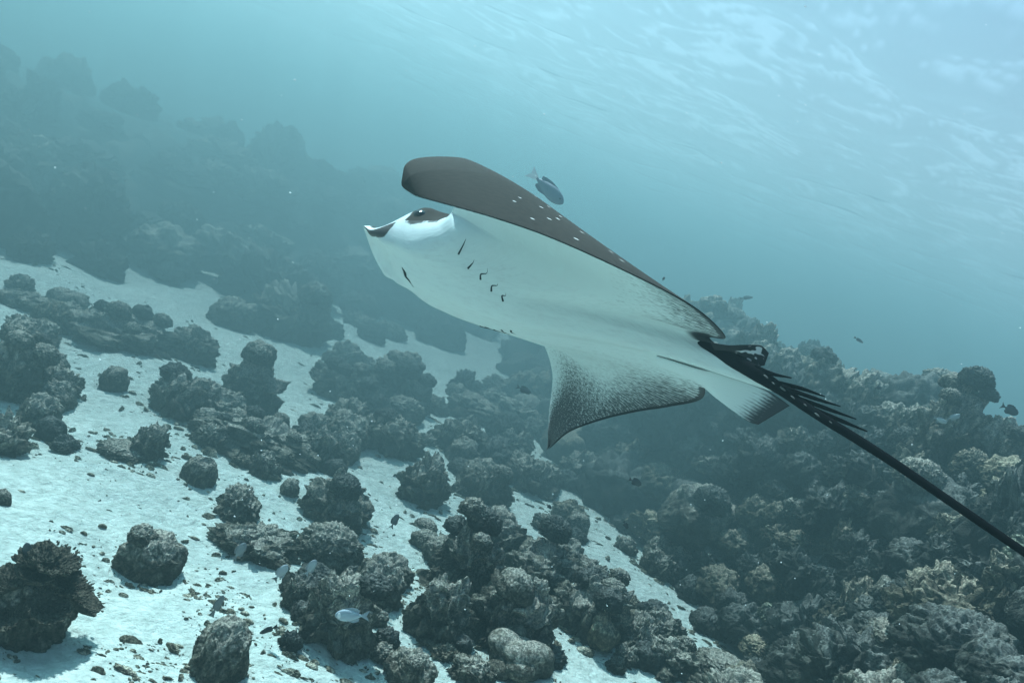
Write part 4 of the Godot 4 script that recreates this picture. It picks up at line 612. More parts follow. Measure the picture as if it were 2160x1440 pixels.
		["knobby", Vector3(-0.56, -0.00, -4.61), Vector3(0.10, 0.10, 0.10), 0.1, 1, "", "small coral rocks filling the reef between larger ones", "tiny dark knobby coral filling in the left spur, leftmost"],
		["knobby", Vector3(-0.63, -0.01, -5.05), Vector3(0.14, 0.16, 0.13), 5.8, 1, "", "small coral rocks filling the reef between larger ones", "tiny dark knobby coral filling in the left spur, second"],
		["knobby", Vector3(-0.41, -0.01, -5.28), Vector3(0.10, 0.15, 0.12), 5.2, 1, "", "small coral rocks filling the reef between larger ones", "tiny dark knobby coral filling in the left spur, third"],
		["knobby", Vector3(-0.05, -0.01, -4.65), Vector3(0.10, 0.16, 0.09), 0.3, 1, "", "small coral rocks filling the reef between larger ones", "tiny dark knobby coral filling in the left spur, rightmost"],
		["craggy", Vector3(-0.53, -0.00, -4.27), Vector3(0.08, 0.10, 0.06), 3.8, 1, "", "small coral rocks filling the reef between larger ones", "tiny dark craggy rock filling in the left spur, leftmost"],
		["craggy", Vector3(-0.66, -0.01, -4.84), Vector3(0.17, 0.14, 0.14), 2.0, 1, "", "small coral rocks filling the reef between larger ones", "tiny dark craggy rock filling in the left spur, second"],
		["craggy", Vector3(-0.53, -0.00, -4.92), Vector3(0.11, 0.14, 0.11), 2.2, 1, "", "small coral rocks filling the reef between larger ones", "tiny dark craggy rock filling in the left spur, rightmost"],
		["dome", Vector3(-1.07, -0.01, -7.07), Vector3(0.14, 0.15, 0.11), 0.7, 1, "", "small coral rocks filling the reef between larger ones", "tiny dark domed coral filling in the long flat ledge"],
		["craggy", Vector3(-1.69, -0.00, -6.42), Vector3(0.11, 0.10, 0.10), 1.9, 4, "", "small coral rocks filling the reef between larger ones", "tiny brown craggy rock filling in the long flat ledge, leftmost"],
		["craggy", Vector3(-1.78, -0.01, -7.38), Vector3(0.12, 0.14, 0.13), 5.7, 4, "", "small coral rocks filling the reef between larger ones", "tiny brown craggy rock filling in the long flat ledge, second"],
		["craggy", Vector3(-1.48, -0.01, -6.67), Vector3(0.15, 0.19, 0.16), 0.3, 4, "", "small coral rocks filling the reef between larger ones", "tiny brown craggy rock filling in the long flat ledge, rightmost"],
		["knobby", Vector3(-2.15, -0.01, -6.89), Vector3(0.19, 0.20, 0.22), 5.2, 0, "", "small coral rocks filling the reef between larger ones", "tiny grey knobby coral filling in the long flat ledge"],
		["knobby", Vector3(-1.50, -0.01, -7.61), Vector3(0.16, 0.22, 0.19), 0.7, 1, "", "small coral rocks filling the reef between larger ones", "tiny dark knobby coral filling in the long flat ledge"],
		["cauliflower", Vector3(-2.02, -0.01, -6.59), Vector3(0.18, 0.20, 0.16), 6.3, 0, "", "small coral rocks filling the reef between larger ones", "tiny grey cauliflower coral filling in the long flat ledge"],
		["craggy", Vector3(-1.50, -0.01, -6.40), Vector3(0.15, 0.20, 0.15), 5.9, 0, "", "small coral rocks filling the reef between larger ones", "tiny grey craggy rock filling in the long flat ledge, left one"],
		["craggy", Vector3(-1.41, -0.01, -7.43), Vector3(0.12, 0.13, 0.13), 3.0, 0, "", "small coral rocks filling the reef between larger ones", "tiny grey craggy rock filling in the long flat ledge, right one"],
		["craggy", Vector3(0.31, -0.01, -9.44), Vector3(0.24, 0.27, 0.30), 3.6, 1, "", "small coral rocks filling the reef between larger ones", "small dark craggy rock filling in the hollow behind the massif"],
		["knobby", Vector3(0.20, -0.01, -8.38), Vector3(0.25, 0.33, 0.28), 3.3, 0, "", "small coral rocks filling the reef between larger ones", "small grey knobby coral filling in the hollow behind the massif, left one"],
		["knobby", Vector3(0.06, -0.01, -12.26), Vector3(0.29, 0.34, 0.27), 0.0, 0, "", "small coral rocks filling the reef between larger ones", "small grey knobby coral filling in the hollow behind the massif, right one"],
		["knobby", Vector3(0.59, -0.01, -9.37), Vector3(0.21, 0.26, 0.18), 3.8, 0, "", "small coral rocks filling the reef between larger ones", "tiny grey knobby coral filling in the hollow behind the massif"],
		["craggy", Vector3(0.02, -0.01, -13.05), Vector3(0.29, 0.34, 0.27), 5.3, 0, "", "small coral rocks filling the reef between larger ones", "small grey craggy rock filling in the hollow behind the massif, leftmost"],
		["craggy", Vector3(0.52, -0.01, -10.02), Vector3(0.21, 0.32, 0.25), 1.7, 0, "", "small coral rocks filling the reef between larger ones", "small grey craggy rock filling in the hollow behind the massif, second"],
		["craggy", Vector3(0.69, -0.01, -11.25), Vector3(0.25, 0.28, 0.23), 1.5, 0, "", "small coral rocks filling the reef between larger ones", "small grey craggy rock filling in the hollow behind the massif, rightmost"],
		["knobby", Vector3(-0.03, -0.01, -9.64), Vector3(0.28, 0.23, 0.27), 0.4, 1, "", "small coral rocks filling the reef between larger ones", "small dark knobby coral filling in the hollow behind the massif"],
		["cauliflower", Vector3(0.01, -0.01, -8.57), Vector3(0.17, 0.18, 0.22), 3.6, 1, "", "small coral rocks filling the reef between larger ones", "tiny dark cauliflower coral filling in the hollow behind the massif"],
		["craggy", Vector3(0.30, -0.01, -9.13), Vector3(0.29, 0.32, 0.30), 3.6, 1, "", "small coral rocks filling the reef between larger ones", "medium dark craggy rock filling in the hollow behind the massif"],
		["knobby", Vector3(0.33, -0.01, -10.68), Vector3(0.23, 0.29, 0.23), 2.3, 1, "", "small coral rocks filling the reef between larger ones", "tiny dark knobby coral filling in the hollow behind the massif, left one"],
		["knobby", Vector3(1.19, -0.01, -9.40), Vector3(0.18, 0.23, 0.20), 4.9, 1, "", "small coral rocks filling the reef between larger ones", "tiny dark knobby coral filling in the hollow behind the massif, right one"],
		["cauliflower", Vector3(0.35, -0.01, -10.31), Vector3(0.29, 0.41, 0.27), 4.0, 1, "", "small coral rocks filling the reef between larger ones", "medium dark cauliflower coral filling in the hollow behind the massif"],
		["ledge", Vector3(0.06, -0.01, -7.95), Vector3(0.12, 0.13, 0.12), 4.9, 0, "", "small coral rocks filling the reef between larger ones", "tiny grey flat shelf filling in the hollow behind the massif, left one"],
		["ledge", Vector3(1.54, -0.01, -9.60), Vector3(0.13, 0.12, 0.12), 5.7, 0, "", "small coral rocks filling the reef between larger ones", "tiny grey flat shelf filling in the hollow behind the massif, right one"],
		["dome", Vector3(-0.06, -0.01, -9.01), Vector3(0.21, 0.33, 0.21), 1.4, 0, "", "small coral rocks filling the reef between larger ones", "small grey domed coral filling in the hollow behind the massif"],
		["knobby", Vector3(-3.13, -0.01, -5.96), Vector3(0.16, 0.25, 0.21), 0.1, 0, "", "small coral rocks filling the reef between larger ones", "tiny grey knobby coral filling in the left-edge rock mass, leftmost"],
		["knobby", Vector3(-3.74, -0.01, -7.04), Vector3(0.14, 0.22, 0.15), 6.0, 0, "", "small coral rocks filling the reef between larger ones", "tiny grey knobby coral filling in the left-edge rock mass, second"],
		["knobby", Vector3(-4.49, -0.01, -8.45), Vector3(0.21, 0.27, 0.20), 2.6, 0, "", "small coral rocks filling the reef between larger ones", "tiny grey knobby coral filling in the left-edge rock mass, rightmost"],
		["craggy", Vector3(-5.27, -0.01, -8.80), Vector3(0.17, 0.19, 0.16), 3.0, 0, "", "small coral rocks filling the reef between larger ones", "tiny grey craggy rock filling in the left-edge rock mass"],
		["knobby", Vector3(-4.00, -0.01, -7.08), Vector3(0.11, 0.17, 0.13), 0.5, 1, "", "small coral rocks filling the reef between larger ones", "tiny dark knobby coral filling in the left-edge rock mass"],
		["cauliflower", Vector3(-3.63, -0.01, -6.71), Vector3(0.15, 0.16, 0.14), 1.9, 0, "", "small coral rocks filling the reef between larger ones", "tiny grey cauliflower coral filling in the left-edge rock mass"],
		["ledge", Vector3(-2.72, -0.00, -5.62), Vector3(0.11, 0.10, 0.11), 5.9, 1, "", "small coral rocks filling the reef between larger ones", "tiny dark flat shelf filling in the left-edge rock mass"],
		["craggy", Vector3(-3.40, -0.01, -6.54), Vector3(0.24, 0.27, 0.20), 3.9, 0, "", "small coral rocks filling the reef between larger ones", "small grey craggy rock filling in the left-edge rock mass"],
		["dome", Vector3(-2.91, -0.01, -5.75), Vector3(0.12, 0.16, 0.11), 5.8, 1, "", "small coral rocks filling the reef between larger ones", "tiny dark domed coral filling in the left-edge rock mass"],
		["cauliflower", Vector3(-4.40, -0.01, -8.04), Vector3(0.22, 0.30, 0.21), 2.7, 4, "", "small coral rocks filling the reef between larger ones", "small brown cauliflower coral filling in the left-edge rock mass"],
		["knobby", Vector3(-3.00, 0.35, -16.12), Vector3(0.32, 0.33, 0.39), 3.1, 1, "", "small coral rocks filling the reef between larger ones", "medium dark knobby coral filling in the foot of the hazy slope"],
		["craggy", Vector3(-3.58, 0.07, -14.18), Vector3(0.36, 0.36, 0.34), 2.5, 1, "", "small coral rocks filling the reef between larger ones", "medium dark craggy rock filling in the foot of the hazy slope, leftmost"],
		["craggy", Vector3(-3.08, -0.02, -13.03), Vector3(0.33, 0.38, 0.30), 3.9, 1, "", "small coral rocks filling the reef between larger ones", "medium dark craggy rock filling in the foot of the hazy slope, second"],
		["craggy", Vector3(-2.81, -0.01, -12.78), Vector3(0.34, 0.28, 0.33), 5.9, 1, "", "small coral rocks filling the reef between larger ones", "medium dark craggy rock filling in the foot of the hazy slope, rightmost"],
		["craggy", Vector3(-3.67, 0.05, -13.87), Vector3(0.25, 0.31, 0.25), 5.7, 0, "", "small coral rocks filling the reef between larger ones", "small grey craggy rock filling in the foot of the hazy slope"],
		["craggy", Vector3(-4.23, 0.15, -13.85), Vector3(0.23, 0.31, 0.23), 4.7, 1, "", "small coral rocks filling the reef between larger ones", "small dark craggy rock filling in the foot of the hazy slope"],
		["knobby", Vector3(-2.23, -0.01, -13.60), Vector3(0.22, 0.29, 0.27), 1.4, 1, "", "small coral rocks filling the reef between larger ones", "small dark knobby coral filling in the foot of the hazy slope"],
		["knobby", Vector3(-3.47, -0.01, -12.23), Vector3(0.27, 0.24, 0.27), 2.8, 0, "", "small coral rocks filling the reef between larger ones", "small grey knobby coral filling in the foot of the hazy slope"],
		["ledge", Vector3(-2.58, -0.01, -14.29), Vector3(0.34, 0.27, 0.37), 1.6, 0, "", "small coral rocks filling the reef between larger ones", "large grey flat shelf filling in the foot of the hazy slope"],
		["craggy", Vector3(1.59, -0.00, -5.63), Vector3(0.10, 0.13, 0.10), 1.3, 0, "", "small coral rocks filling the reef between larger ones", "tiny grey craggy rock filling in the rocks beside the sand tongue, left one"],
		["craggy", Vector3(1.98, -0.01, -6.37), Vector3(0.20, 0.19, 0.20), 4.1, 0, "", "small coral rocks filling the reef between larger ones", "tiny grey craggy rock filling in the rocks beside the sand tongue, right one"],
		["knobby", Vector3(1.74, -0.00, -6.67), Vector3(0.09, 0.13, 0.10), 0.9, 4, "", "small coral rocks filling the reef between larger ones", "tiny brown knobby coral filling in the rocks beside the sand tongue, left one"],
		["knobby", Vector3(1.69, -0.01, -6.22), Vector3(0.18, 0.19, 0.20), 0.9, 4, "", "small coral rocks filling the reef between larger ones", "tiny brown knobby coral filling in the rocks beside the sand tongue, right one"],
		["craggy", Vector3(1.51, -0.00, -5.52), Vector3(0.08, 0.10, 0.09), 3.0, 1, "", "small coral rocks filling the reef between larger ones", "tiny dark craggy rock filling in the rocks beside the sand tongue, left one"],
		["craggy", Vector3(1.88, -0.01, -6.20), Vector3(0.11, 0.16, 0.12), 1.5, 1, "", "small coral rocks filling the reef between larger ones", "tiny dark craggy rock filling in the rocks beside the sand tongue, right one"],
		["dome", Vector3(1.74, -0.01, -5.69), Vector3(0.16, 0.18, 0.13), 6.0, 1, "", "small coral rocks filling the reef between larger ones", "tiny dark domed coral filling in the rocks beside the sand tongue"],
		["knobby", Vector3(1.93, -0.01, -6.58), Vector3(0.18, 0.18, 0.17), 0.7, 1, "", "small coral rocks filling the reef between larger ones", "tiny dark knobby coral filling in the rocks beside the sand tongue"],
	]


# ---- seabed, reef terrain, rocks -----------------------------------------------------------------------------------

var cell_c := FastNoiseLite.new()
var noise_c := FastNoiseLite.new()
var noise_d := FastNoiseLite.new()
var foot_line := [Vector2(6, 0.9), Vector2(2, 1.2), Vector2(-3, 1.8), Vector2(-4.5, 2.2), Vector2(-6.2, 2.8), Vector2(-7.6, 2.45), Vector2(-9.3, 1.8), Vector2(-10.9, 1.1), Vector2(-14, 0.4), Vector2(-18, -1), Vector2(-30, -4), Vector2(-60, -8)]
var back_line := [Vector2(30, -26), Vector2(3, -18), Vector2(0, -16.5), Vector2(-3.2, -13.5), Vector2(-5.3, -11), Vector2(-9, -8.7), Vector2(-14, -4), Vector2(-40, 6)]
var rock_meshes := {}
var sphere_points := {}
var sphere_faces := {}
var tints := [Color(0.9, 0.9, 0.9), Color(0.34, 0.37, 0.40), Color(1.02, 0.95, 0.82), Color(0.72, 0.82, 0.76), Color(0.70, 0.66, 0.60), Color(1.35, 1.36, 1.28)]


func along(line: Array, x: float) -> float:
	# piecewise linear, x falling through the list
	if x >= line[0].x:
		return line[0].y
	for k in range(1, line.size()):
		if x >= line[k].x:
			return lerpf(line[k].y, line[k - 1].y, (x - line[k].x) / (line[k - 1].x - line[k].x))
	return line[-1].y


func reef_height(x: float, z: float) -> float:
	return maxf(2.15 * smoothstep(-0.12, 1.15, x - along(foot_line, z)), 2.05 * smoothstep(0.0, 9.0, along(back_line, x) - z))


func sand_height(x: float, z: float) -> float:
	return 0.07 * noise_d.get_noise_2d(x * 0.5, z * 0.5) + 0.02 * noise_d.get_noise_2d(x * 2.2 + z * 1.5, z * 7.0) + 0.004 * noise_d.get_noise_2d(x * 22.0, z * 40.0)


func ico(level: int) -> void:
	# an icosphere, each level made from the one before
	if sphere_points.has(level):
		return
	if level == 0:
		var g := (1.0 + sqrt(5.0)) / 2.0
		var v := PackedVector3Array()
		for p in [Vector3(-1, g, 0), Vector3(1, g, 0), Vector3(-1, -g, 0), Vector3(1, -g, 0), Vector3(0, -1, g), Vector3(0, 1, g), Vector3(0, -1, -g), Vector3(0, 1, -g), Vector3(g, 0, -1), Vector3(g, 0, 1), Vector3(-g, 0, -1), Vector3(-g, 0, 1)]:
			v.append(p.normalized())
		sphere_points[0] = v
		sphere_faces[0] = PackedInt32Array([0, 5, 11, 0, 1, 5, 0, 7, 1, 0, 10, 7, 0, 11, 10, 1, 9, 5, 5, 4, 11, 11, 2, 10, 10, 6, 7, 7, 8, 1, 3, 4, 9, 3, 2, 4, 3, 6, 2, 3, 8, 6, 3, 9, 8, 4, 5, 9, 2, 11, 4, 6, 10, 2, 8, 7, 6, 9, 1, 8])
		return
	ico(level - 1)
	var v: PackedVector3Array = sphere_points[level - 1].duplicate()
	var t: PackedInt32Array = sphere_faces[level - 1]
	var out := PackedInt32Array()
	var mids := {}
	for k in range(0, t.size(), 3):
		var m := [0, 0, 0]
		for e in 3:
			var a := t[k + e]
			var b := t[k + (e + 1) % 3]
			var key := mini(a, b) * 1000000 + maxi(a, b)
			if not mids.has(key):
				mids[key] = v.size()
				v.append(((v[a] + v[b]) * 0.5).normalized())
			m[e] = mids[key]
		out.append_array([t[k], m[0], m[2], t[k + 1], m[1], m[0], t[k + 2], m[2], m[1], m[0], m[1], m[2]])
	sphere_points[level] = v
	sphere_faces[level] = out


func bumps(p: Vector3) -> float:
	# rounded knobs with creases between them, about 0 to 1
	var d := cell_c.get_noise_3dv(p) + 1.0
	return clampf(1.0 - 1.15 * d * d, 0.0, 1.0)


func rock_mesh(kind: String, variant: int, level: int, build := 1.0) -> ArrayMesh:
	var key := "%s %d %d %.1f" % [kind, variant, level, build]
	if rock_meshes.has(key):
		return rock_meshes[key]
	ico(level)
	var off := Vector3(variant * 17.3 + kind.length() * 5.1, variant * 7.7, variant * 3.1)
	var src: PackedVector3Array = sphere_points[level]
	var v := PackedVector3Array()
	var cs := PackedColorArray()
	v.resize(src.size())
	cs.resize(src.size())
	var lobes: Array[Vector4] = []
	if kind == "lobed":
		var r := RandomNumberGenerator.new()
		r.seed = 31 + variant
		for k in 15:
			var d := Vector3(r.randf_range(-1, 1), r.randf_range(-0.1, 1.2), r.randf_range(-1, 1)).normalized() * r.randf_range(0.4, 0.72)
			lobes.append(Vector4(d.x, d.y, d.z, r.randf_range(0.24, 0.4)))
		lobes.append(Vector4(0, 0.1, 0, 0.62))
	var aspect: float = build * float({"pinnacle": 1.5, "ledge": 0.55}.get(kind, 1.0))
	var stretch := Vector3(1.0, aspect, 1.0)
	for k in src.size():
		var d := src[k] * stretch
		var q := d + off
		var warp := Vector3(noise_c.get_noise_3dv(q * 1.3), noise_c.get_noise_3dv(q * 1.3 + Vector3(31, 0, 0)), noise_c.get_noise_3dv(q * 1.3 + Vector3(0, 57, 0)))
		var p := d
		var pale := 0.0
		if kind == "lobed":
			var reach := 0.0
			for o in lobes:
				var c := Vector3(o.x, o.y, o.z)
				var b := d.dot(c)
				var h := b * b - c.length_squared() + o.w * o.w
				if h > 0.0:
					reach = maxf(reach, b + sqrt(h))
			p = d * (maxf(reach, 0.35) + 0.012 * noise_c.get_noise_3dv(q * 14.0))
			pale = 0.35
		elif kind == "cauliflower":
			var s := d + warp * 0.25
			var b1 := bumps((s + off) * 2.2)
			var b2 := bumps((s + off) * 8.5)
			p = d * 0.62 + src[k] * (0.22 * b1 + 0.2 * b2)
			pale = b2 * 0.55 - 0.1
		elif kind == "dome":
			var b1 := bumps((d + warp * 0.4 + off) * 1.5)
			var b2 := bumps((d + warp * 0.2 + off) * 6.0)
			p = d * 0.78 + src[k] * (0.12 * b1 + 0.06 * b2 + 0.035 * noise_c.get_noise_3dv(q * 16.0)) + warp * 0.12
			pale = 0.12 * b2
		elif kind == "knobby":
			var s := d + warp * 0.35
			var b1 := bumps((s + off) * 1.9)
			var b2 := bumps((s + off) * 4.6)
			var b3 := bumps((s + off) * 11.0)
			p = d * 0.6 + src[k] * (0.26 * b1 + 0.15 * b2 + 0.05 * b3) + warp * 0.15
			pale = 0.25 * b2
		else:
			var s := d + warp * 0.55
			var b1 := bumps((s + off) * 1.7)
			var b2 := bumps((s + off) * 4.1)
			var b3 := bumps((s + off) * 9.5)
			var crag := absf(noise_c.get_noise_3dv(q * 2.6 + warp))
			var fine := noise_c.get_noise_3dv(q * 9.0) + 0.5 * noise_c.get_noise_3dv(q * 21.0)
			var grow := 1.0
			if kind == "pinnacle":
				grow = 0.85 + 0.14 * sin(d.y * 4.0 + variant * 2.0) + 0.25 * smoothstep(0.6, -1.2, d.y)
			p = d * grow * 0.62 + src[k] * (0.3 * (b1 - 0.5) + 0.22 * (b2 - 0.5) + 0.09 * (b3 - 0.5) + 0.2 - 0.12 * crag + 0.035 * fine) + warp * 0.26 + Vector3(noise_c.get_noise_3dv(q * 5.0), noise_c.get_noise_3dv(q * 5.0 + Vector3(13, 0, 0)), noise_c.get_noise_3dv(q * 5.0 + Vector3(0, 29, 0))) * 0.07
			pale = 0.3 * b2 + 0.25 * b3 - crag * 0.3
		if p.y < -0.3:
			p.y = -0.3 + (p.y + 0.3) * 0.15
		v[k] = p
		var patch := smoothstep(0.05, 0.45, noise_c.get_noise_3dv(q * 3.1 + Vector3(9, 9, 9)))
		var settled_lit := smoothstep(0.35, 0.9, src[k].y + 0.4 * noise_c.get_noise_3dv(q * 6.0)) * 0.65  # upward faces paler: sediment, plus sunlit tops put into the colour
		var tone := 0.085 + 0.13 * clampf(pale, -0.3, 1.0) + 0.12 * patch + 0.62 * settled_lit + 0.03 * noise_c.get_noise_3dv(q * 12.0)
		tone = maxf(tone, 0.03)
		cs[k] = Color(tone * lerpf(1.02, 1.0, patch), tone * lerpf(0.97, 0.99, settled_lit), tone * lerpf(0.82, 0.93, settled_lit))
	# one unit half width, one unit high
	var lo := v[0]
	var hi := v[0]
	for p in v:
		lo = lo.min(p)
		hi = hi.max(p)
	var mid := (lo + hi) * 0.5
	var half := maxf(hi.x - lo.x, hi.z - lo.z) * 0.5
	for k in v.size():
		var p := v[k]
		v[k] = Vector3((p.x - mid.x) / half, (p.y + 0.26) / (hi.y + 0.26), (p.z - mid.z) / half)
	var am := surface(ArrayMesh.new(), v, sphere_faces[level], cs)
	rock_meshes[key] = am
	return am


func relief(seed_: int, size: int, freq: float, cells: bool) -> NoiseTexture2D:
	var n := FastNoiseLite.new()
	n.seed = seed_
	n.frequency = freq
	n.fractal_octaves = 4
	n.fractal_gain = 0.6
	if cells:
		n.noise_type = FastNoiseLite.TYPE_CELLULAR
		n.cellular_return_type = FastNoiseLite.RETURN_DISTANCE
		n.fractal_octaves = 3
	var t := NoiseTexture2D.new()
	t.width = size
	t.height = size
	t.seamless = true
	t.noise = n
	return t


func reef_material(tint: Color) -> StandardMaterial3D:
	var m := StandardMaterial3D.new()
	m.albedo_color = tint.linear_to_srgb()
	m.albedo_texture = mottle_rock
	m.vertex_color_use_as_albedo = true
	m.roughness = 0.95
	m.metallic_specular = 0.2
	m.heightmap_enabled = true
	m.heightmap_texture = relief_rock
	m.heightmap_scale = 0.9
	m.uv1_triplanar = true
	m.uv1_world_triplanar = true
	m.uv1_scale = Vector3(3.4, 3.4, 3.4)
	return m


var relief_rock: NoiseTexture2D
var mottle_rock: NoiseTexture2D
var reef_mats := []


func make_seabed() -> void:
	noise_d.seed = 3
	noise_d.frequency = 1.0
	noise_d.fractal_octaves = 2
	var n := 360
	var v := PackedVector3Array()
	for i in n:
		var a := 2.0 * i / (n - 1) - 1.0
		var z := -6.5 + 9.0 * a + 70.0 * pow(absf(a), 5.0) * signf(a)
		for j in n:
			var b := 2.0 * j / (n - 1) - 1.0
			var x := -1.5 + 7.0 * b + 75.0 * pow(absf(b), 5.0) * signf(b)
			v.append(Vector3(x, sand_height(x, z), z))
	var m := plain(Color(0.58, 0.65, 0.595), 1.0, 0.2)
	m.heightmap_enabled = true
	m.heightmap_texture = relief(21, 512, 0.02, false)
	m.heightmap_scale = 1.6
	m.uv1_triplanar = true
	m.uv1_world_triplanar = true
	m.uv1_scale = Vector3(1.3, 1.3, 1.3)
	var t := NoiseTexture2D.new()
	t.width = 512
	t.height = 512
	t.seamless = true
	var fn := FastNoiseLite.new()
	fn.seed = 5
	fn.frequency = 0.012
	fn.fractal_octaves = 6
	fn.fractal_gain = 0.7
	t.noise = fn
	var ramp := Gradient.new()
	ramp.set_color(0, Color(0.74, 0.75, 0.74))
	ramp.set_color(1, Color(1, 1, 1))
	t.color_ramp = ramp
	m.albedo_texture = t
	var o := put("sand_seabed", surface(ArrayMesh.new(), v, grid_faces(n, n, true)), m)
	tag(o, "pale rippled sand floor between the corals", "", "", "structure")


func bank_height(x: float, z: float) -> float:
	return 2.15 * smoothstep(-0.12, 1.15, x - along(foot_line, z))


func slope_height(x: float, z: float) -> float:
	return 2.05 * smoothstep(0.0, 9.0, along(back_line, x) - z) * smoothstep(1.6, 0.6, x - along(foot_line, z))


func terrain_patch(called: String, xs: Vector2, zs: Vector2, step: float, height: Callable, label: String) -> void:
	var nx := int((xs.y - xs.x) / step) + 1
	var nz := int((zs.y - zs.x) / step) + 1
	var v := PackedVector3Array()
	var cs := PackedColorArray()
	for i in nz:
		var z := zs.x + step * i
		for j in nx:
			var x := xs.x + step * j
			var h: float = height.call(x, z)
			var mask := smoothstep(0.02, 0.5, h)
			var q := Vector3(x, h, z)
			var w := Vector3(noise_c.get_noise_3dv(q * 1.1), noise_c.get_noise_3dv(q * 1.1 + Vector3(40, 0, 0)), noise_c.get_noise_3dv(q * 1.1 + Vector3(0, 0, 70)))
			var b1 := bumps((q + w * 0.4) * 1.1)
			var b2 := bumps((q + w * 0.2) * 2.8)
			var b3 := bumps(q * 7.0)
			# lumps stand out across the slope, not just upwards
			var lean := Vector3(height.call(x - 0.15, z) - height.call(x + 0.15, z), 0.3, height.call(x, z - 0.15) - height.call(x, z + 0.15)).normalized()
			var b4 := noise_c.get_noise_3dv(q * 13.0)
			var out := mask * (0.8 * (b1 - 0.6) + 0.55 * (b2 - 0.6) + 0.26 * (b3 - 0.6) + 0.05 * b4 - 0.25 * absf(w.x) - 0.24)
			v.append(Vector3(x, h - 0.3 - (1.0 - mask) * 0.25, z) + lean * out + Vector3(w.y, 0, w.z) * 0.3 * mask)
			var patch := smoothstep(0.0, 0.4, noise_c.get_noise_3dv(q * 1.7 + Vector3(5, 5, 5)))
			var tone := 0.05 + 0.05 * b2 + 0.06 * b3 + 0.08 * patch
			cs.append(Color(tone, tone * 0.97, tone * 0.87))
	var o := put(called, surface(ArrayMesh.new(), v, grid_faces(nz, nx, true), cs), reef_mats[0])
	tag(o, label, "", "", "structure")


var skirts: Array[Vector4] = []
const ROCK_NAMES := {"craggy": "coral_rock", "knobby": "knobby_coral", "dome": "coral_boulder", "cauliflower": "cauliflower_coral", "ledge": "coral_ledge", "pinnacle": "coral_pinnacle", "lobed": "lobed_coral"}


func make_rocks() -> void:
	var list := rock_list()
	var variants := {"craggy": 5, "knobby": 3, "dome": 2, "cauliflower": 2, "ledge": 3, "pinnacle": 3, "lobed": 2}
	var count := {}
	for row in list:
		var kind: String = row[0]
		var s: Vector3 = row[2]
		var n: int = count.get(kind, 0)
		count[kind] = n + 1
		var p: Vector3 = row[1]
		var near: float = (s.x + s.y) / Vector3(p.x, p.y - 2.6, p.z).length()
		var level := 6 if near > 0.15 else 5
		var build := 1.0
		if kind in ["craggy", "knobby", "dome", "pinnacle"]:
			# built to its own proportions, so that its lumps are not drawn out when it is sized
			var slim := (1.7 * s.y / (s.x + s.z) - 0.3) / 0.85 / (1.5 if kind == "pinnacle" else 1.0)
			build = 1.9 if slim > 1.6 else 1.4 if slim > 1.18 else 1.0 if slim > 0.8 else 0.7
		var mesh := rock_mesh(kind, n % int(variants[kind]), level, build)
		if p.y < 0.05 and near > 0.05 and p.z > -11.0:
			skirts.append(Vector4(p.x, p.z, maxf(s.x, s.z), minf(1.0, near * 5.0)))
		var o: Node3D
		var extra: String = row[5]
		var mat: Material = reef_mats[int(row[4])]
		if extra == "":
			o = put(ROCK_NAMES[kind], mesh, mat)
		else:
			o = Node3D.new()
			o.name = numbered(ROCK_NAMES[kind])
			add_child(o, true)
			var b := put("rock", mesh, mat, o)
			b.scale = s
			grow(o, mesh, s, extra, n)
		o.position = p + Vector3(0, sand_height(p.x, p.z) if p.y < 0.05 else 0.0, 0)
		o.rotation.y = row[3]
		if extra == "":
			o.scale = s
		tag(o, row[7], "coral", row[6])


func grow(o: Node3D, mesh: ArrayMesh, s: Vector3, extra: String, n: int) -> void:
	# smaller corals that have grown onto a rock: children of it, seated on its surface
	var v: PackedVector3Array = mesh.surface_get_arrays(0)[Mesh.ARRAY_VERTEX]
	var spots := 1 if extra in ["knob", "top", "hole"] else 5
	for k in spots:
		var best := -1
		var most := -9.0
		var ang := 2.4 * k + n
		var want := Vector3(cos(ang) * (0.25 + 0.13 * k), 1.0, sin(ang) * (0.25 + 0.13 * k))
		if extra == "top":
			want = Vector3(0, 1.2, 0)
		elif extra == "knob":
			want = Vector3(cos(ang) * 0.5, 0.85, sin(ang) * 0.5)
		for i in range(0, v.size(), 5):
			var f := -v[i].distance_to(want)
			if f > most:
				most = f
				best = i
		var size := minf(s.x, s.y) * ([0.42, 0.36, 0.3, 0.26, 0.34][k] as float)
		if extra == "top":
			size = s.x * 0.5
		var kind: String = ["knobby", "cauliflower", "dome", "knobby", "cauliflower"][(k + n) % 5]
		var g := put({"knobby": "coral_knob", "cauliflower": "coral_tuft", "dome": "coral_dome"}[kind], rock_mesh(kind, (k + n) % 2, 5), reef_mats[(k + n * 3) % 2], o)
		g.position = v[best] * s - Vector3(0, size * 0.25, 0)
		g.rotation.y = ang * 3.0
		g.scale = Vector3(size, size * 1.1, size)


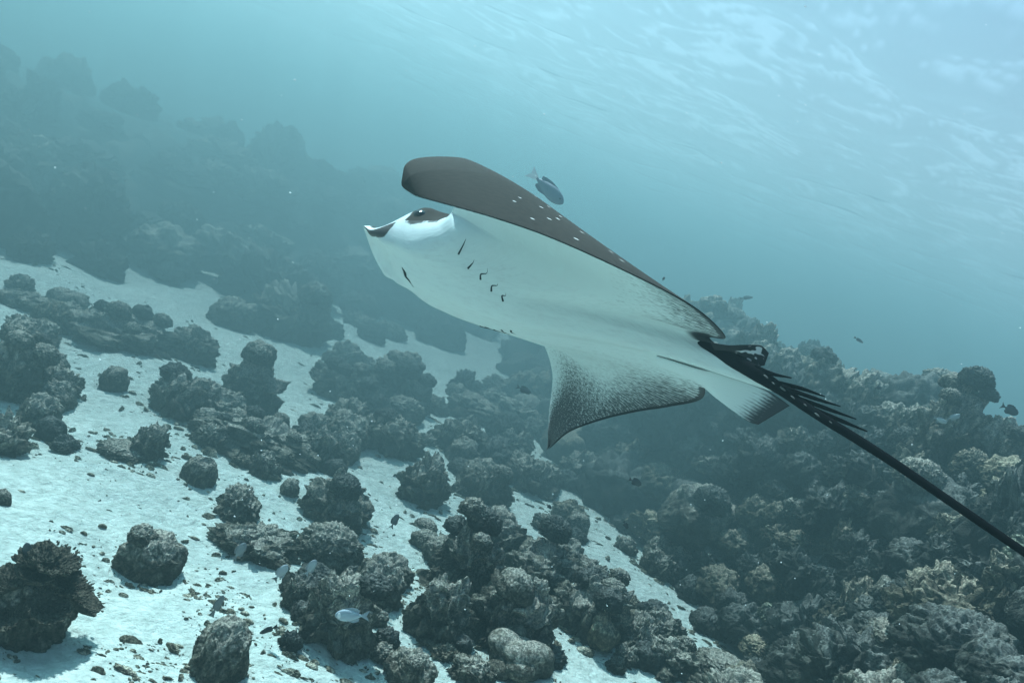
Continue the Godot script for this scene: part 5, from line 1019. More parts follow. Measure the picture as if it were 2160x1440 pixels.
func make_rubble() -> void:
	# broken coral strewn over the sand: past counting
	var r := RandomNumberGenerator.new()
	r.seed = 77
	var where: Array[Transform3D] = []
	var clumps := [Vector4(-2.9, -7.0, 1.3, 1.0), Vector4(-1.15, -3.95, 0.8, 1.0), Vector4(-0.3, -5.6, 0.6, 1.0), Vector4(0.15, -6.1, 0.7, 1.0), Vector4(1.4, -7.3, 0.8, 0.7), Vector4(1.2, -9.0, 0.7, 0.8), Vector4(-2.2, -5.8, 0.5, 0.8), Vector4(-3.7, -8.0, 1.6, 0.9), Vector4(2.2, -6.4, 0.7, 0.8), Vector4(-0.7, -4.6, 0.5, 0.5), Vector4(-1.9, -3.6, 0.6, 1.0), Vector4(-0.5, -11.5, 1.6, 0.6), Vector4(-1.0, -4.2, 0.7, 0.8), Vector4(-5.0, -9.3, 1.2, 0.8)]
	var tries := 0
	while where.size() < 5200 and tries < 60000:
		tries += 1
		var c: Vector4 = clumps[r.randi() % clumps.size()]
		var a := r.randf() * TAU
		var d := sqrt(-2.0 * log(r.randf() + 1e-6)) * 0.6 * c.z
		var x := c.x + cos(a) * d * 1.3
		var z := c.y + sin(a) * d
		if r.randf() < 0.07:
			x = r.randf_range(-6, 3)
			z = r.randf_range(-13, -3)
		if r.randf() > c.w or noise_c.get_noise_2d(x * 1.6, z * 1.6) < r.randf_range(-0.35, 0.15):
			continue
		var s := 0.004 + 0.028 * pow(r.randf(), 6.0)
		var b := Basis.from_euler(Vector3(r.randf() * TAU, r.randf() * TAU, r.randf() * TAU)).scaled(Vector3(s * r.randf_range(0.7, 2.6), s * r.randf_range(0.5, 1.3), s))
		where.append(Transform3D(b, Vector3(x, sand_height(x, z) - s * 0.12, z)))
	# more of it lies heaped about the foot of each rock
	for k in skirts:
		for e in int(26.0 * k.w) + 8:
			var a := r.randf() * TAU
			var d := k.z * r.randf_range(0.75, 1.0 + 0.7 * r.randf())
			var x := k.x + cos(a) * d
			var z := k.y + sin(a) * d
			var s := k.z * (0.025 + 0.11 * pow(r.randf(), 3.0))
			var b := Basis.from_euler(Vector3(r.randf() * TAU, r.randf() * TAU, r.randf() * TAU)).scaled(Vector3(s * r.randf_range(0.7, 2.2), s * r.randf_range(0.6, 1.3), s))
			where.append(Transform3D(b, Vector3(x, sand_height(x, z) - s * 0.15, z)))
	for k in where.size():
		var l := r.randi() % where.size()
		var swap := where[k]
		where[k] = where[l]
		where[l] = swap
	for part in 3:
		var mm := MultiMesh.new()
		mm.transform_format = MultiMesh.TRANSFORM_3D
		mm.mesh = rock_mesh(["craggy", "knobby", "cauliflower"][part], part % 2, 4 if part < 2 else 3)
		var mine := where.slice(part * where.size() / 3, (part + 1) * where.size() / 3)
		mm.instance_count = mine.size()
		for k in mine.size():
			mm.set_instance_transform(k, mine[k])
		var o := MultiMeshInstance3D.new()
		o.name = numbered("coral_rubble")
		o.multimesh = mm
		o.material_override = reef_mats[5]
		add_child(o, true)
		tag(o, ["broken coral bits strewn over the pale sand", "scattered coral crumbs lying between the rocks", "rounded coral bits lying in the rubble patches"][part], "", "", "stuff")


func make_water() -> void:
	# bright and dim patches of skylight are painted into the vertex alpha by noise
	var n := 430
	var v := PackedVector3Array()
	var cs := PackedColorArray()
	var wave := FastNoiseLite.new()
	wave.seed = 8
	wave.frequency = 1.0
	wave.fractal_type = FastNoiseLite.FRACTAL_NONE
	for i in n:
		var a := 2.0 * i / (n - 1) - 1.0
		var z := -13.0 + 12.0 * a + 68.0 * pow(absf(a), 5.0) * signf(a)
		for j in n:
			var b := 2.0 * j / (n - 1) - 1.0
			var x := 1.0 + 11.0 * b + 78.0 * pow(absf(b), 5.0) * signf(b)
			var wx := x + 0.4 * wave.get_noise_2d(x * 0.7 + 60.0, z * 0.7)
			var wz := z + 0.4 * wave.get_noise_2d(x * 0.7, z * 0.7 + 80.0)
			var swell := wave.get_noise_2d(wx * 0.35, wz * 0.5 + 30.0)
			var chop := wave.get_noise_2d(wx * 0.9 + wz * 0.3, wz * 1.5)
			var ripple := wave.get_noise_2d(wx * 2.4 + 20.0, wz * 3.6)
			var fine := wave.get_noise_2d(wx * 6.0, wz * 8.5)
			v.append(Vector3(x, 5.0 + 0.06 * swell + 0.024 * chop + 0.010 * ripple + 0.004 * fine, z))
			var sky_blotch := smoothstep(-0.02, 0.45, 0.4 * chop + 0.6 * ripple + 0.4 * fine + 0.35 * swell - 0.08)
			cs.append(Color(1, 1, 1, lerpf(0.36, 0.18, sky_blotch)))
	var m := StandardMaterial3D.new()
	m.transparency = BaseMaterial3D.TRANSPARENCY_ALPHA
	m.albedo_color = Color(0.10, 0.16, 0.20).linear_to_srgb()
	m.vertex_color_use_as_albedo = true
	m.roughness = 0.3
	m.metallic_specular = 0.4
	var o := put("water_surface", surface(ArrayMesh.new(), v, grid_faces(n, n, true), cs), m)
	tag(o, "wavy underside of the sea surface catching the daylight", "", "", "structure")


func make_haze() -> void:
	# haze volume added far out, so that nearer dark tones stay deep
	var fog := FogVolume.new()
	fog.name = "added_far_haze"
	fog.size = Vector3(170.0, 11.0, 70.0)
	fog.position = Vector3(0.0, 0.4, -42.0)
	fog.shape = RenderingServer.FOG_VOLUME_SHAPE_BOX
	var m := FogMaterial.new()
	m.density = 0.055
	m.albedo = Color(0.37, 0.66, 0.695).linear_to_srgb()
	fog.material = m
	add_child(fog)
	tag(fog, "added haze in the water over the far reef", "", "", "stuff")
	# haze volume added over the hollow to pale the left-hand rocks
	var near := FogVolume.new()
	near.name = "added_hollow_haze"
	near.size = Vector3(15.0, 6.5, 12.5)
	near.position = Vector3(-4.6, 1.2, -10.0)
	near.shape = RenderingServer.FOG_VOLUME_SHAPE_ELLIPSOID
	var n := FogMaterial.new()
	n.density = 0.042
	n.albedo = m.albedo
	near.material = n
	add_child(near)
	tag(near, "added pale haze over the sandy hollow", "", "", "stuff")


# kind, place, heading, back, length, colour, group, label
func fish_list() -> Array:
	return [
		["oval", Vector3(-0.146, 2.908, -5.189), Vector3(0.90, -0.39, 0.20), Vector3(0.42, 0.90, -0.12), 0.293, Color(0.13, 0.16, 0.19), "", "dark blue-grey fish with pale tail swimming nose down above the near wing"],
		["slender", Vector3(-0.880, 0.360, -3.803), Vector3(0.18, 0.98, 0.02), Vector3(-0.98, 0.18, -0.04), 0.129, Color(0.13, 0.15, 0.15), "", "slender grey fish hovering on top of the upright coral stump"],
		["surgeon", Vector3(-0.727, 0.379, -4.307), Vector3(0.35, 0.94, 0.03), Vector3(-0.94, 0.35, -0.04), 0.124, Color(0.34, 0.38, 0.40), "pale fishes above the sand by the left spur", "pale fish with dark tail, left one of a pair above the sand"],
		["surgeon", Vector3(-0.601, 0.400, -4.450), Vector3(0.23, 0.97, 0.03), Vector3(-0.97, 0.24, -0.04), 0.115, Color(0.32, 0.36, 0.38), "pale fishes above the sand by the left spur", "pale fish right of the dark-tailed one, before the shaded rock foot"],
		["surgeon", Vector3(-1.015, 0.333, -4.454), Vector3(0.28, 0.96, 0.03), Vector3(-0.96, 0.29, -0.04), 0.129, Color(0.2, 0.23, 0.24), "", "faint grey fish against the low spreading rock"],
		["slender", Vector3(-0.621, 0.271, -3.918), Vector3(-0.74, -0.63, 0.23), Vector3(-0.65, 0.76, -0.04), 0.095, Color(0.012, 0.014, 0.018), "", "small black fish over the sand left of the massif"],
		["surgeon", Vector3(-0.248, 0.529, -3.874), Vector3(-0.95, -0.26, 0.18), Vector3(-0.28, 0.95, -0.13), 0.167, Color(0.33, 0.40, 0.44), "pale fishes above the sand by the left spur", "pale fish with whitish snout in front of the dark left spur"],
		["damsel", Vector3(-1.765, 0.375, -3.619), Vector3(-0.28, 0.96, 0.03), Vector3(-0.96, -0.28, 0.05), 0.090, Color(0.06, 0.075, 0.085), "", "small dark fish pointing up above the bushy table coral"],
		["damsel", Vector3(-1.686, 0.384, -3.662), Vector3(0.62, 0.78, 0.05), Vector3(-0.78, 0.62, -0.06), 0.048, Color(0.05, 0.06, 0.07), "small dark reef fishes", "tiny dark fish right of the upright one by the table coral"],
		["damsel", Vector3(-1.620, 0.361, -3.677), Vector3(0.47, 0.88, 0.04), Vector3(-0.88, 0.48, -0.07), 0.042, Color(0.05, 0.06, 0.07), "small dark reef fishes", "tiny dark fish on the sand side of the table coral"],
		["surgeon", Vector3(-0.291, 0.541, -5.200), Vector3(0.12, 0.99, 0.02), Vector3(-0.99, 0.12, -0.02), 0.110, Color(0.12, 0.14, 0.15), "", "grey fish nose up at the edge of the central sand patch"],
		["damsel", Vector3(-0.877, 0.508, -5.120), Vector3(-0.62, -0.75, 0.25), Vector3(-0.69, 0.67, 0.28), 0.064, Color(0.02, 0.022, 0.025), "small dark reef fishes", "little black fish between the round boulder and the big rock"],
		["damsel", Vector3(1.217, 1.206, -5.917), Vector3(0.99, -0.04, 0.16), Vector3(0.04, 1.00, 0.01), 0.100, Color(0.025, 0.03, 0.035), "small dark reef fishes", "dark fish before the reef right of the drooping wing tip"],
		["damsel", Vector3(1.257, 0.902, -5.829), Vector3(0.77, -0.59, 0.23), Vector3(0.57, 0.80, 0.17), 0.061, Color(0.02, 0.025, 0.03), "small dark reef fishes", "dark dot-like fish over the upper sand tongue"],
		["damsel", Vector3(0.696, 0.803, -5.893), Vector3(0.94, -0.30, 0.19), Vector3(0.29, 0.96, 0.06), 0.050, Color(0.03, 0.035, 0.04), "small dark reef fishes", "tiny dark fish above the sand behind the massif"],
		["damsel", Vector3(1.212, 0.776, -5.154), Vector3(-0.98, 0.17, 0.13), Vector3(0.17, 0.99, -0.02), 0.045, Color(0.03, 0.035, 0.04), "small dark reef fishes", "tiny dark fish over the middle of the sand tongue"],
		["damsel", Vector3(1.367, 0.752, -4.887), Vector3(-0.98, 0.17, 0.13), Vector3(0.17, 0.99, -0.02), 0.043, Color(0.03, 0.035, 0.04), "small dark reef fishes", "tiny dark fish near the lower sand tongue"],
		["slender", Vector3(3.249, 2.818, -8.390), Vector3(0.96, -0.21, 0.18), Vector3(0.21, 0.98, 0.04), 0.104, Color(0.06, 0.07, 0.08), "", "small hazy fish in open water above the skyline heads"],
		["slender", Vector3(2.600, 2.858, -10.685), Vector3(0.89, 0.45, 0.09), Vector3(-0.45, 0.89, -0.05), 0.165, Color(0.08, 0.09, 0.1), "", "faint fish in open water right of the near wing"],
		["damsel", Vector3(3.256, 2.843, -6.192), Vector3(0.99, 0.04, 0.14), Vector3(-0.04, 1.00, -0.01), 0.056, Color(0.04, 0.05, 0.055), "small dark reef fishes", "tiny fish just above the tallest coral tower"],
		["damsel", Vector3(3.039, 2.673, -5.173), Vector3(0.98, -0.13, 0.17), Vector3(0.13, 0.99, 0.02), 0.110, Color(0.04, 0.05, 0.055), "small dark reef fishes", "dark fish by the right edge above the dark coral block"],
		["surgeon", Vector3(2.387, 2.472, -4.618), Vector3(0.99, -0.04, 0.16), Vector3(0.04, 1.00, 0.01), 0.078, Color(0.30, 0.36, 0.36), "", "pale fish hovering before the coral tower, left of two"],
		["surgeon", Vector3(2.435, 2.513, -4.594), Vector3(0.74, 0.67, 0.06), Vector3(-0.66, 0.75, -0.06), 0.078, Color(0.27, 0.33, 0.33), "", "pale fish hovering before the coral tower, right of two"],
		["damsel", Vector3(2.780, 2.480, -6.423), Vector3(0.85, 0.53, 0.08), Vector3(-0.53, 0.85, -0.05), 0.048, Color(0.04, 0.05, 0.055), "small dark reef fishes", "tiny fish between the skyline coral heads"],
		["damsel", Vector3(0.847, 2.656, -5.940), Vector3(0.15, 0.99, 0.02), Vector3(-0.98, 0.15, -0.15), 0.031, Color(0.02, 0.025, 0.03), "small dark reef fishes", "tiny dark fish in open water just above the near wing edge"],
		["surgeon", Vector3(0.277, 1.194, -7.871), Vector3(0.99, -0.04, 0.16), Vector3(0.04, 1.00, 0.01), 0.156, Color(0.05, 0.06, 0.07), "", "dark fish over the far bright sand patch under the belly"],
		["damsel", Vector3(-2.122, 0.060, -8.369), Vector3(0.74, 0.67, 0.06), Vector3(-0.66, 0.75, -0.06), 0.052, Color(0.03, 0.035, 0.04), "small dark reef fishes", "tiny dark fish at the side of the coral pinnacle"],
	]


# ---- fishes, table coral, drifting specks ----------------------------------------------------------------------------

var fish_meshes := {}


func cut_out(outline: PackedVector2Array, thick: float) -> ArrayMesh:
	# a flat fin with a little thickness, in the x-y plane
	var t := Geometry2D.triangulate_polygon(outline)
	var v := PackedVector3Array()
	var ix := PackedInt32Array()
	var n := outline.size()
	for side in [1.0, -1.0]:
		for q in outline:
			v.append(Vector3(q.x, q.y, side * thick * 0.5))
	for k in range(0, t.size(), 3):
		ix.append_array([t[k], t[k + 1], t[k + 2], n + t[k], n + t[k + 2], n + t[k + 1]])
	for k in n:
		var l := (k + 1) % n
		ix.append_array([k, n + k, l, l, n + k, n + l])
	return surface(ArrayMesh.new(), v, ix)


func fish_body(kind: String) -> ArrayMesh:
	var tall: float = {"surgeon": 0.19, "slender": 0.13, "damsel": 0.25, "oval": 0.165}[kind]
	var v := PackedVector3Array()
	var n := 28
	var ring := 18
	for i in n + 1:
		var x := float(i) / n
		var h := tall * pow(sin(PI * pow(x, 0.8)), 0.75) * (1.0 - 0.15 * x)
		h = maxf(h, tall * 0.16 * smoothstep(0.75, 0.9, x)) if x > 0.5 else h
		if kind == "slender":
			h = maxf(h, 0.03 * smoothstep(0.0, 0.05, x))
		for j in ring:
			var a := TAU * j / ring
			v.append(Vector3(0.5 - 0.8 * x, sin(a) * h, cos(a) * minf(h * 0.42, 0.075)))
	return surface(ArrayMesh.new(), v, grid_faces(n + 1, ring, true, true))


func make_fishes() -> void:
	for kind in ["surgeon", "slender", "damsel", "oval"]:
		var tall: float = {"surgeon": 0.19, "slender": 0.13, "damsel": 0.25, "oval": 0.165}[kind]
		var fin: float = 0.9 if kind == "oval" else 1.0
		var fork: float = {"surgeon": 0.5, "slender": 0.15, "damsel": 0.4, "oval": 0.3}[kind]
		fish_meshes[kind] = {
			"body": fish_body(kind),
			"tail": cut_out(PackedVector2Array([Vector2(-0.26, 0.028), Vector2(-0.36, 0.07), Vector2(-0.52, tall * 0.85), Vector2(-0.5 + 0.12 * fork, 0.0), Vector2(-0.52, -tall * 0.85), Vector2(-0.36, -0.07), Vector2(-0.26, -0.028)]), 0.012),
			"dorsal": cut_out(PackedVector2Array([Vector2(0.3, tall * 0.62), Vector2(0.2, tall * 1.08 * fin), Vector2(0.02, tall * 1.22 * fin), Vector2(-0.15, tall * 1.08 * fin), Vector2(-0.24, tall * 0.75), Vector2(-0.2, tall * 0.25), Vector2(0.1, tall * 0.6)]), 0.010),
			"anal": cut_out(PackedVector2Array([Vector2(0.05, -tall * 0.7), Vector2(0.1, -tall * 0.95 * fin), Vector2(-0.08, -tall * 1.16 * fin), Vector2(-0.2, -tall * 0.95 * fin), Vector2(-0.23, -tall * 0.6), Vector2(-0.18, -tall * 0.25)]), 0.010),
			"side": cut_out(PackedVector2Array([Vector2(0.22, 0.0), Vector2(0.1, 0.06), Vector2(0.04, 0.0), Vector2(0.1, -0.05)]), 0.006),
		}
	var eye := ball(0.018, Vector3.ONE, 8)
	var dark_eye := plain(Color(0.01, 0.01, 0.012), 0.3)
	for row in fish_list():
		var kind: String = row[0]
		var f: Vector3 = row[2]
		var up: Vector3 = row[3]
		var o := thing("fish", row[1], row[7], "fish", row[6])
		o.basis = Basis(f, up, f.cross(up)).orthonormalized().scaled(Vector3.ONE * float(row[4]))
		var c: Color = row[5]
		var skin := plain(c, 0.5)
		var fins := plain(c * 0.75, 0.6)
		var label: String = row[7]
		var tail := fins
		if label.contains("pale tail"):
			tail = plain(Color(0.6, 0.62, 0.6), 0.6)
		elif label.contains("dark tail"):
			tail = plain(c * 0.25, 0.6)
		var m: Dictionary = fish_meshes[kind]
		put("body", m.body, skin, o)
		var tf := put("tail_fin", m.tail, tail, o)
		if label.contains("pale tail"):
			tag(tf, "pale tail fin")
		put("dorsal_fin", m.dorsal, fins, o)
		put("anal_fin", m.anal, fins, o)
		if label.contains("whitish snout"):
			var sn := put("snout", ball(0.1, Vector3(0.8, 1.1, 0.75), 10), plain(Color(0.62, 0.66, 0.66), 0.6), o)
			sn.position = Vector3(0.36, 0, 0)
			tag(sn, "whitish snout")
		if label.begins_with("tiny") or label.begins_with("little"):
			continue
		for s in [1.0, -1.0]:
			var e := put("eye", eye, dark_eye, o)
			e.position = Vector3(0.38, 0.03, 0.04 * s)
			var p := put("pectoral_fin", m.side, fins, o)
			p.position = Vector3(0.0, -0.02, 0.078 * s)
			p.rotation.y = 0.35 * s


func make_table_coral() -> void:
	var r := RandomNumberGenerator.new()
	r.seed = 41
	var o := thing("table_coral", Vector3(-1.66, 0.0, -3.62), "bushy table coral with stacked spiky plates in the bottom left corner", "coral")
	o.scale = Vector3.ONE * 0.74
	var b := put("stump", rock_mesh("knobby", 1, 5), reef_mats[0], o)
	b.scale = Vector3(0.27, 0.46, 0.25)
	var tiers := []
	for k in 13:
		var a := 2.4 * k + 0.5
		var up := 0.5 - 0.027 * k
		var d := 0.05 + 0.2 * smoothstep(0.0, 9.0, float(k))
		tiers.append(Vector4(cos(a) * d, up, sin(a) * d * 0.9, r.randf_range(0.10, 0.16)))
	for q: Vector4 in tiers:
		var v := PackedVector3Array()
		var t := PackedInt32Array()
		var cs := PackedColorArray()
		var seg := 40
		# the plate: a shallow funnel with a ragged rim
		for i in 7:
			for j in seg:
				var a := TAU * j / seg
				var rag := 1.0 + 0.26 * noise_c.get_noise_2d(cos(a) * 2.0 + q.x * 30.0, sin(a) * 2.0 + q.z * 30.0) + 0.05 * sin(a * 9.0 + q.x * 40.0)
				var u: float = [0.05, 0.4, 0.75, 1.0, 0.97, 0.6, 0.05][i]
				var y: float = [0.0, 0.012, 0.03, 0.05, 0.032, -0.012, -0.06][i]
				v.append(Vector3(cos(a) * u * rag * q.w, y, sin(a) * u * rag * q.w))
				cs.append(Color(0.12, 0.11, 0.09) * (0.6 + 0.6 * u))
		t.append_array(grid_faces(7, seg, true, true))
		# blunt upright fingers all over the plate
		for k in 260:
			var a := r.randf() * TAU
			var d: float = sqrt(r.randf()) * q.w * 1.05
			var base := Vector3(cos(a) * d, 0.05 * d * d / (q.w * q.w), sin(a) * d)
			var lean := Vector3(cos(a) * 0.7 * d / q.w, 1.0, sin(a) * 0.7 * d / q.w).normalized()
			var h := r.randf_range(0.010, 0.022)
			var w := r.randf_range(0.004, 0.0075)
			var s := v.size()
			for e in 3:
				for j in 5:
					var b2 := TAU * j / 5.0
					v.append(base + lean * h * [0.0, 0.7, 1.0][e] + Vector3(cos(b2), 0, sin(b2)) * w * [1.2, 0.9, 0.3][e])
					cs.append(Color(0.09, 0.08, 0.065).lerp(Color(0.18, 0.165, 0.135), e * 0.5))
			for f in grid_faces(3, 5, true, true):
				t.append(s + f)
		var m := put("coral_plate", surface(ArrayMesh.new(), v, t, cs), reef_mats[0], o)
		m.position = Vector3(q.x, q.y, q.z)
		m.basis = Basis(Vector3(q.z, 0, -q.x).normalized(), 2.2 * Vector2(q.x, q.z).length() + r.randf_range(-0.1, 0.15)) * Basis(Vector3.UP, r.randf() * TAU)


func make_specks() -> void:
	var r := RandomNumberGenerator.new()
	r.seed = 9
	var mm := MultiMesh.new()
	mm.transform_format = MultiMesh.TRANSFORM_3D
	mm.mesh = ball(1.0, Vector3.ONE, 4)
	mm.instance_count = 170
	for k in 170:
		var d := r.randf_range(1.3, 5.0)
		var s := r.randf_range(0.0007, 0.0016) * (0.6 + 0.3 * d)
		mm.set_instance_transform(k, Transform3D(Basis.from_euler(Vector3(r.randf(), r.randf(), r.randf())).scaled(Vector3(s * r.randf_range(0.7, 1.8), s, s)), Vector3(r.randf_range(-0.62, 0.62) * d, 2.6 + r.randf_range(-0.55, 0.45) * d, -d)))
	var o := MultiMeshInstance3D.new()
	o.name = "drifting_specks"
	o.multimesh = mm
	o.material_override = plain(Color(0.85, 0.87, 0.85), 0.8)
	add_child(o, true)
	tag(o, "tiny pale specks drifting in the water", "", "", "stuff")


# ---- the eagle ray -------------------------------------------------------------------------------------------------
# Body axes: x towards the snout, y towards the back, z towards its left; the control points below are (forward, sideways, down).

var ray_lead := [Vector3(-0.071, -0.466, 0.129), Vector3(-0.029, -0.428, 0.034), Vector3(0.015, -0.362, -0.059), Vector3(0.1, -0.29, -0.11), Vector3(0.206, -0.235, -0.075), Vector3(0.265, -0.15, -0.02), Vector3(0.36, -0.105, 0.0), Vector3(0.485, -0.062, 0.0), Vector3(0.52, 0, 0), Vector3(0.485, 0.062, 0.0), Vector3(0.36, 0.105, 0.012), Vector3(0.228, 0.142, -0.003), Vector3(0.185, 0.2, -0.018), Vector3(0.155, 0.25, -0.02), Vector3(0.125, 0.305, -0.005), Vector3(0.092, 0.36, 0.034), Vector3(0.074, 0.41, 0.084), Vector3(0.062, 0.487, 0.2), Vector3(0.040, 0.501, 0.262)]
var ray_trail := [Vector3(-0.075, -0.463, 0.125), Vector3(-0.127, -0.392, 0.091), Vector3(-0.206, -0.335, 0.054), Vector3(-0.295, -0.277, 0.028), Vector3(-0.375, -0.232, 0.008), Vector3(-0.45, -0.182, -0.014), Vector3(-0.47, -0.09, 0.0), Vector3(-0.54, -0.034, 0.008), Vector3(-0.63, 0.0, 0.032), Vector3(-0.57, 0.026, 0.022), Vector3(-0.47, 0.05, 0.0), Vector3(-0.518, 0.112, 0.035), Vector3(-0.48, 0.175, 0.052), Vector3(-0.424, 0.227, 0.075), Vector3(-0.33, 0.316, 0.132), Vector3(-0.238, 0.401, 0.193), Vector3(-0.154, 0.452, 0.237), Vector3(-0.045, 0.489, 0.278), Vector3(0.014, 0.489, 0.281)]


func ray_axes(p: Vector3) -> Vector3:
	return Vector3(p.x, -p.z, -p.y)


func ray_mid(a: float, w: float) -> Vector3:
	# the sheet half-way between back and belly; a from 0 (far wing tip) over 8 (midline) to 18 (near wing tip), w from 0 (leading edge) to 1 (trailing edge)
	# the near tip is rounded: its chord shrinks to a point
	if a > 17.4:
		w = 0.5 + (w - 0.5) * sqrt(maxf(0.0004, 1.0 - pow((a - 17.4) / 0.6, 2.0)))
	var p := spline(ray_lead, a).lerp(spline(ray_trail, a), w)
	var out := smoothstep(11.0, 15.0, a)
	var far := smoothstep(5.0, 2.5, a)
	# the snout hangs a little, its sides more than its middle
	if absf(p.y) < 0.12 and p.x > 0.33:
		p.z += smoothstep(0.36, 0.45, p.x) * (0.014 + 6.0 * p.y * p.y)
	p.z -= (0.03 * out * smoothstep(18.0, 16.2, a) + 0.012 * far) * 4.0 * w * (1.0 - w)
	return ray_axes(p)


func ray_thick(a: float, w: float, p: Vector3) -> Vector2:
	# (towards the back, towards the belly) in metres
	var l := absf(p.z)
	var f := p.x
	var head := smoothstep(3.6, 2.6, absf(a - 8.0))
	var round_edge := lerpf(0.1, lerpf(0.04, 0.045, smoothstep(0.3, 1.6, absf(a - 8.0))), head)
	var round_belly := lerpf(0.1, lerpf(0.05, 0.13, smoothstep(0.4, 2.0, absf(a - 8.0))), head)
	var close_belly := sqrt(clampf(1.0 - pow(1.0 - minf(w / round_belly, 1.0), 2.0), 0.0, 1.0))
	var close := sqrt(clampf(1.0 - pow(1.0 - minf(w / round_edge, 1.0), 2.0), 0.0, 1.0))
	var tail_close := pow(clampf((1.0 - w) / 0.5, 0.0, 1.0), 0.8)
	var core := exp(-pow(l / 0.15, 3.0))
	var brow := smoothstep(0.405, 0.345, f)
	var back := 0.005 + 0.011 * smoothstep(0.36, 0.2, f) + 0.062 * core * smoothstep(-0.5, 0.05, f) * brow + 0.006 * smoothstep(0.52, 0.46, f) * core
	var dome := lerpf(core, sqrt(maxf(0.0, 1.0 - pow(minf(l / 0.165, 1.0), 2.0))), smoothstep(0.0, 0.2, f))
	var belly := 0.007 + (0.019 * smoothstep(0.5, 0.38, f) + 0.074 * smoothstep(-0.5, 0.1, f) * smoothstep(0.5, 0.25, f)) * dome
	var wing := smoothstep(0.2, 0.5, l)
	back = lerpf(back, 0.010, wing)
	belly = lerpf(belly, 0.010, wing)
	# a swelling brow over the eye; a shallow groove from the mouth to the cheek and one behind the jaw
	back += 0.018 * exp(-pow((f - 0.325) / 0.045, 2.0) - pow((l - 0.085) / 0.035, 2.0))
	belly -= 0.010 * exp(-pow((f - 0.415) / 0.016, 2.0) - pow(l / 0.07, 4.0)) - 0.012 * exp(-pow((f - 0.375) / 0.03, 2.0) - pow((l - 0.075) / 0.03, 2.0))
	belly -= 0.004 * exp(-pow((f - 0.31) / 0.01, 2.0) - pow(l / 0.03, 4.0))
	var tip := sqrt(clampf(minf(a, 18.0 - a) / 0.5, 0.0, 1.0))
	return Vector2(back * close, belly * close_belly) * tail_close * tip + Vector2(0.0012, 0.0012) * tip * minf(1.0, w * 50.0)


func ray_point(a: float, w: float, side: float) -> Vector3:
	# side 1: back, -1: belly
	var p := ray_mid(a, w)
	var du := ray_mid(minf(a + 0.05, 18.0), w) - ray_mid(maxf(a - 0.05, 0.0), w)
	var dw := ray_mid(a, minf(w + 0.01, 1.0)) - ray_mid(a, maxf(w - 0.01, 0.0))
	var n := du.cross(dw).normalized()
	if absf(p.z) < 0.16:
		n = n.lerp(Vector3.UP, smoothstep(0.16, 0.1, absf(p.z))).normalized()
	var t := ray_thick(a, w, p)
	return p + n * (t.x if side > 0 else -t.y)


func ray_at(f: float, l: float, side: float, proud := 0.0) -> Vector3:
	# the point of the skin at (forward, sideways)
	var a := 8.0
	var w := 0.5
	for k in 30:
		var p := ray_mid(a, w)
		a = clampf(a + (l + p.z) * 12.0, 0.0, 18.0)
		w = clampf(w + (p.x - f) * 0.8, 0.0, 1.0)
	var q := ray_point(a, w, side)
	return q + Vector3(0, proud * side, 0)


func streak(x: float, y: float) -> float:
	return noise_a.get_noise_2d(x, y) * 0.6 + noise_b.get_noise_2d(x * 1.7, y * 1.7) * 0.5


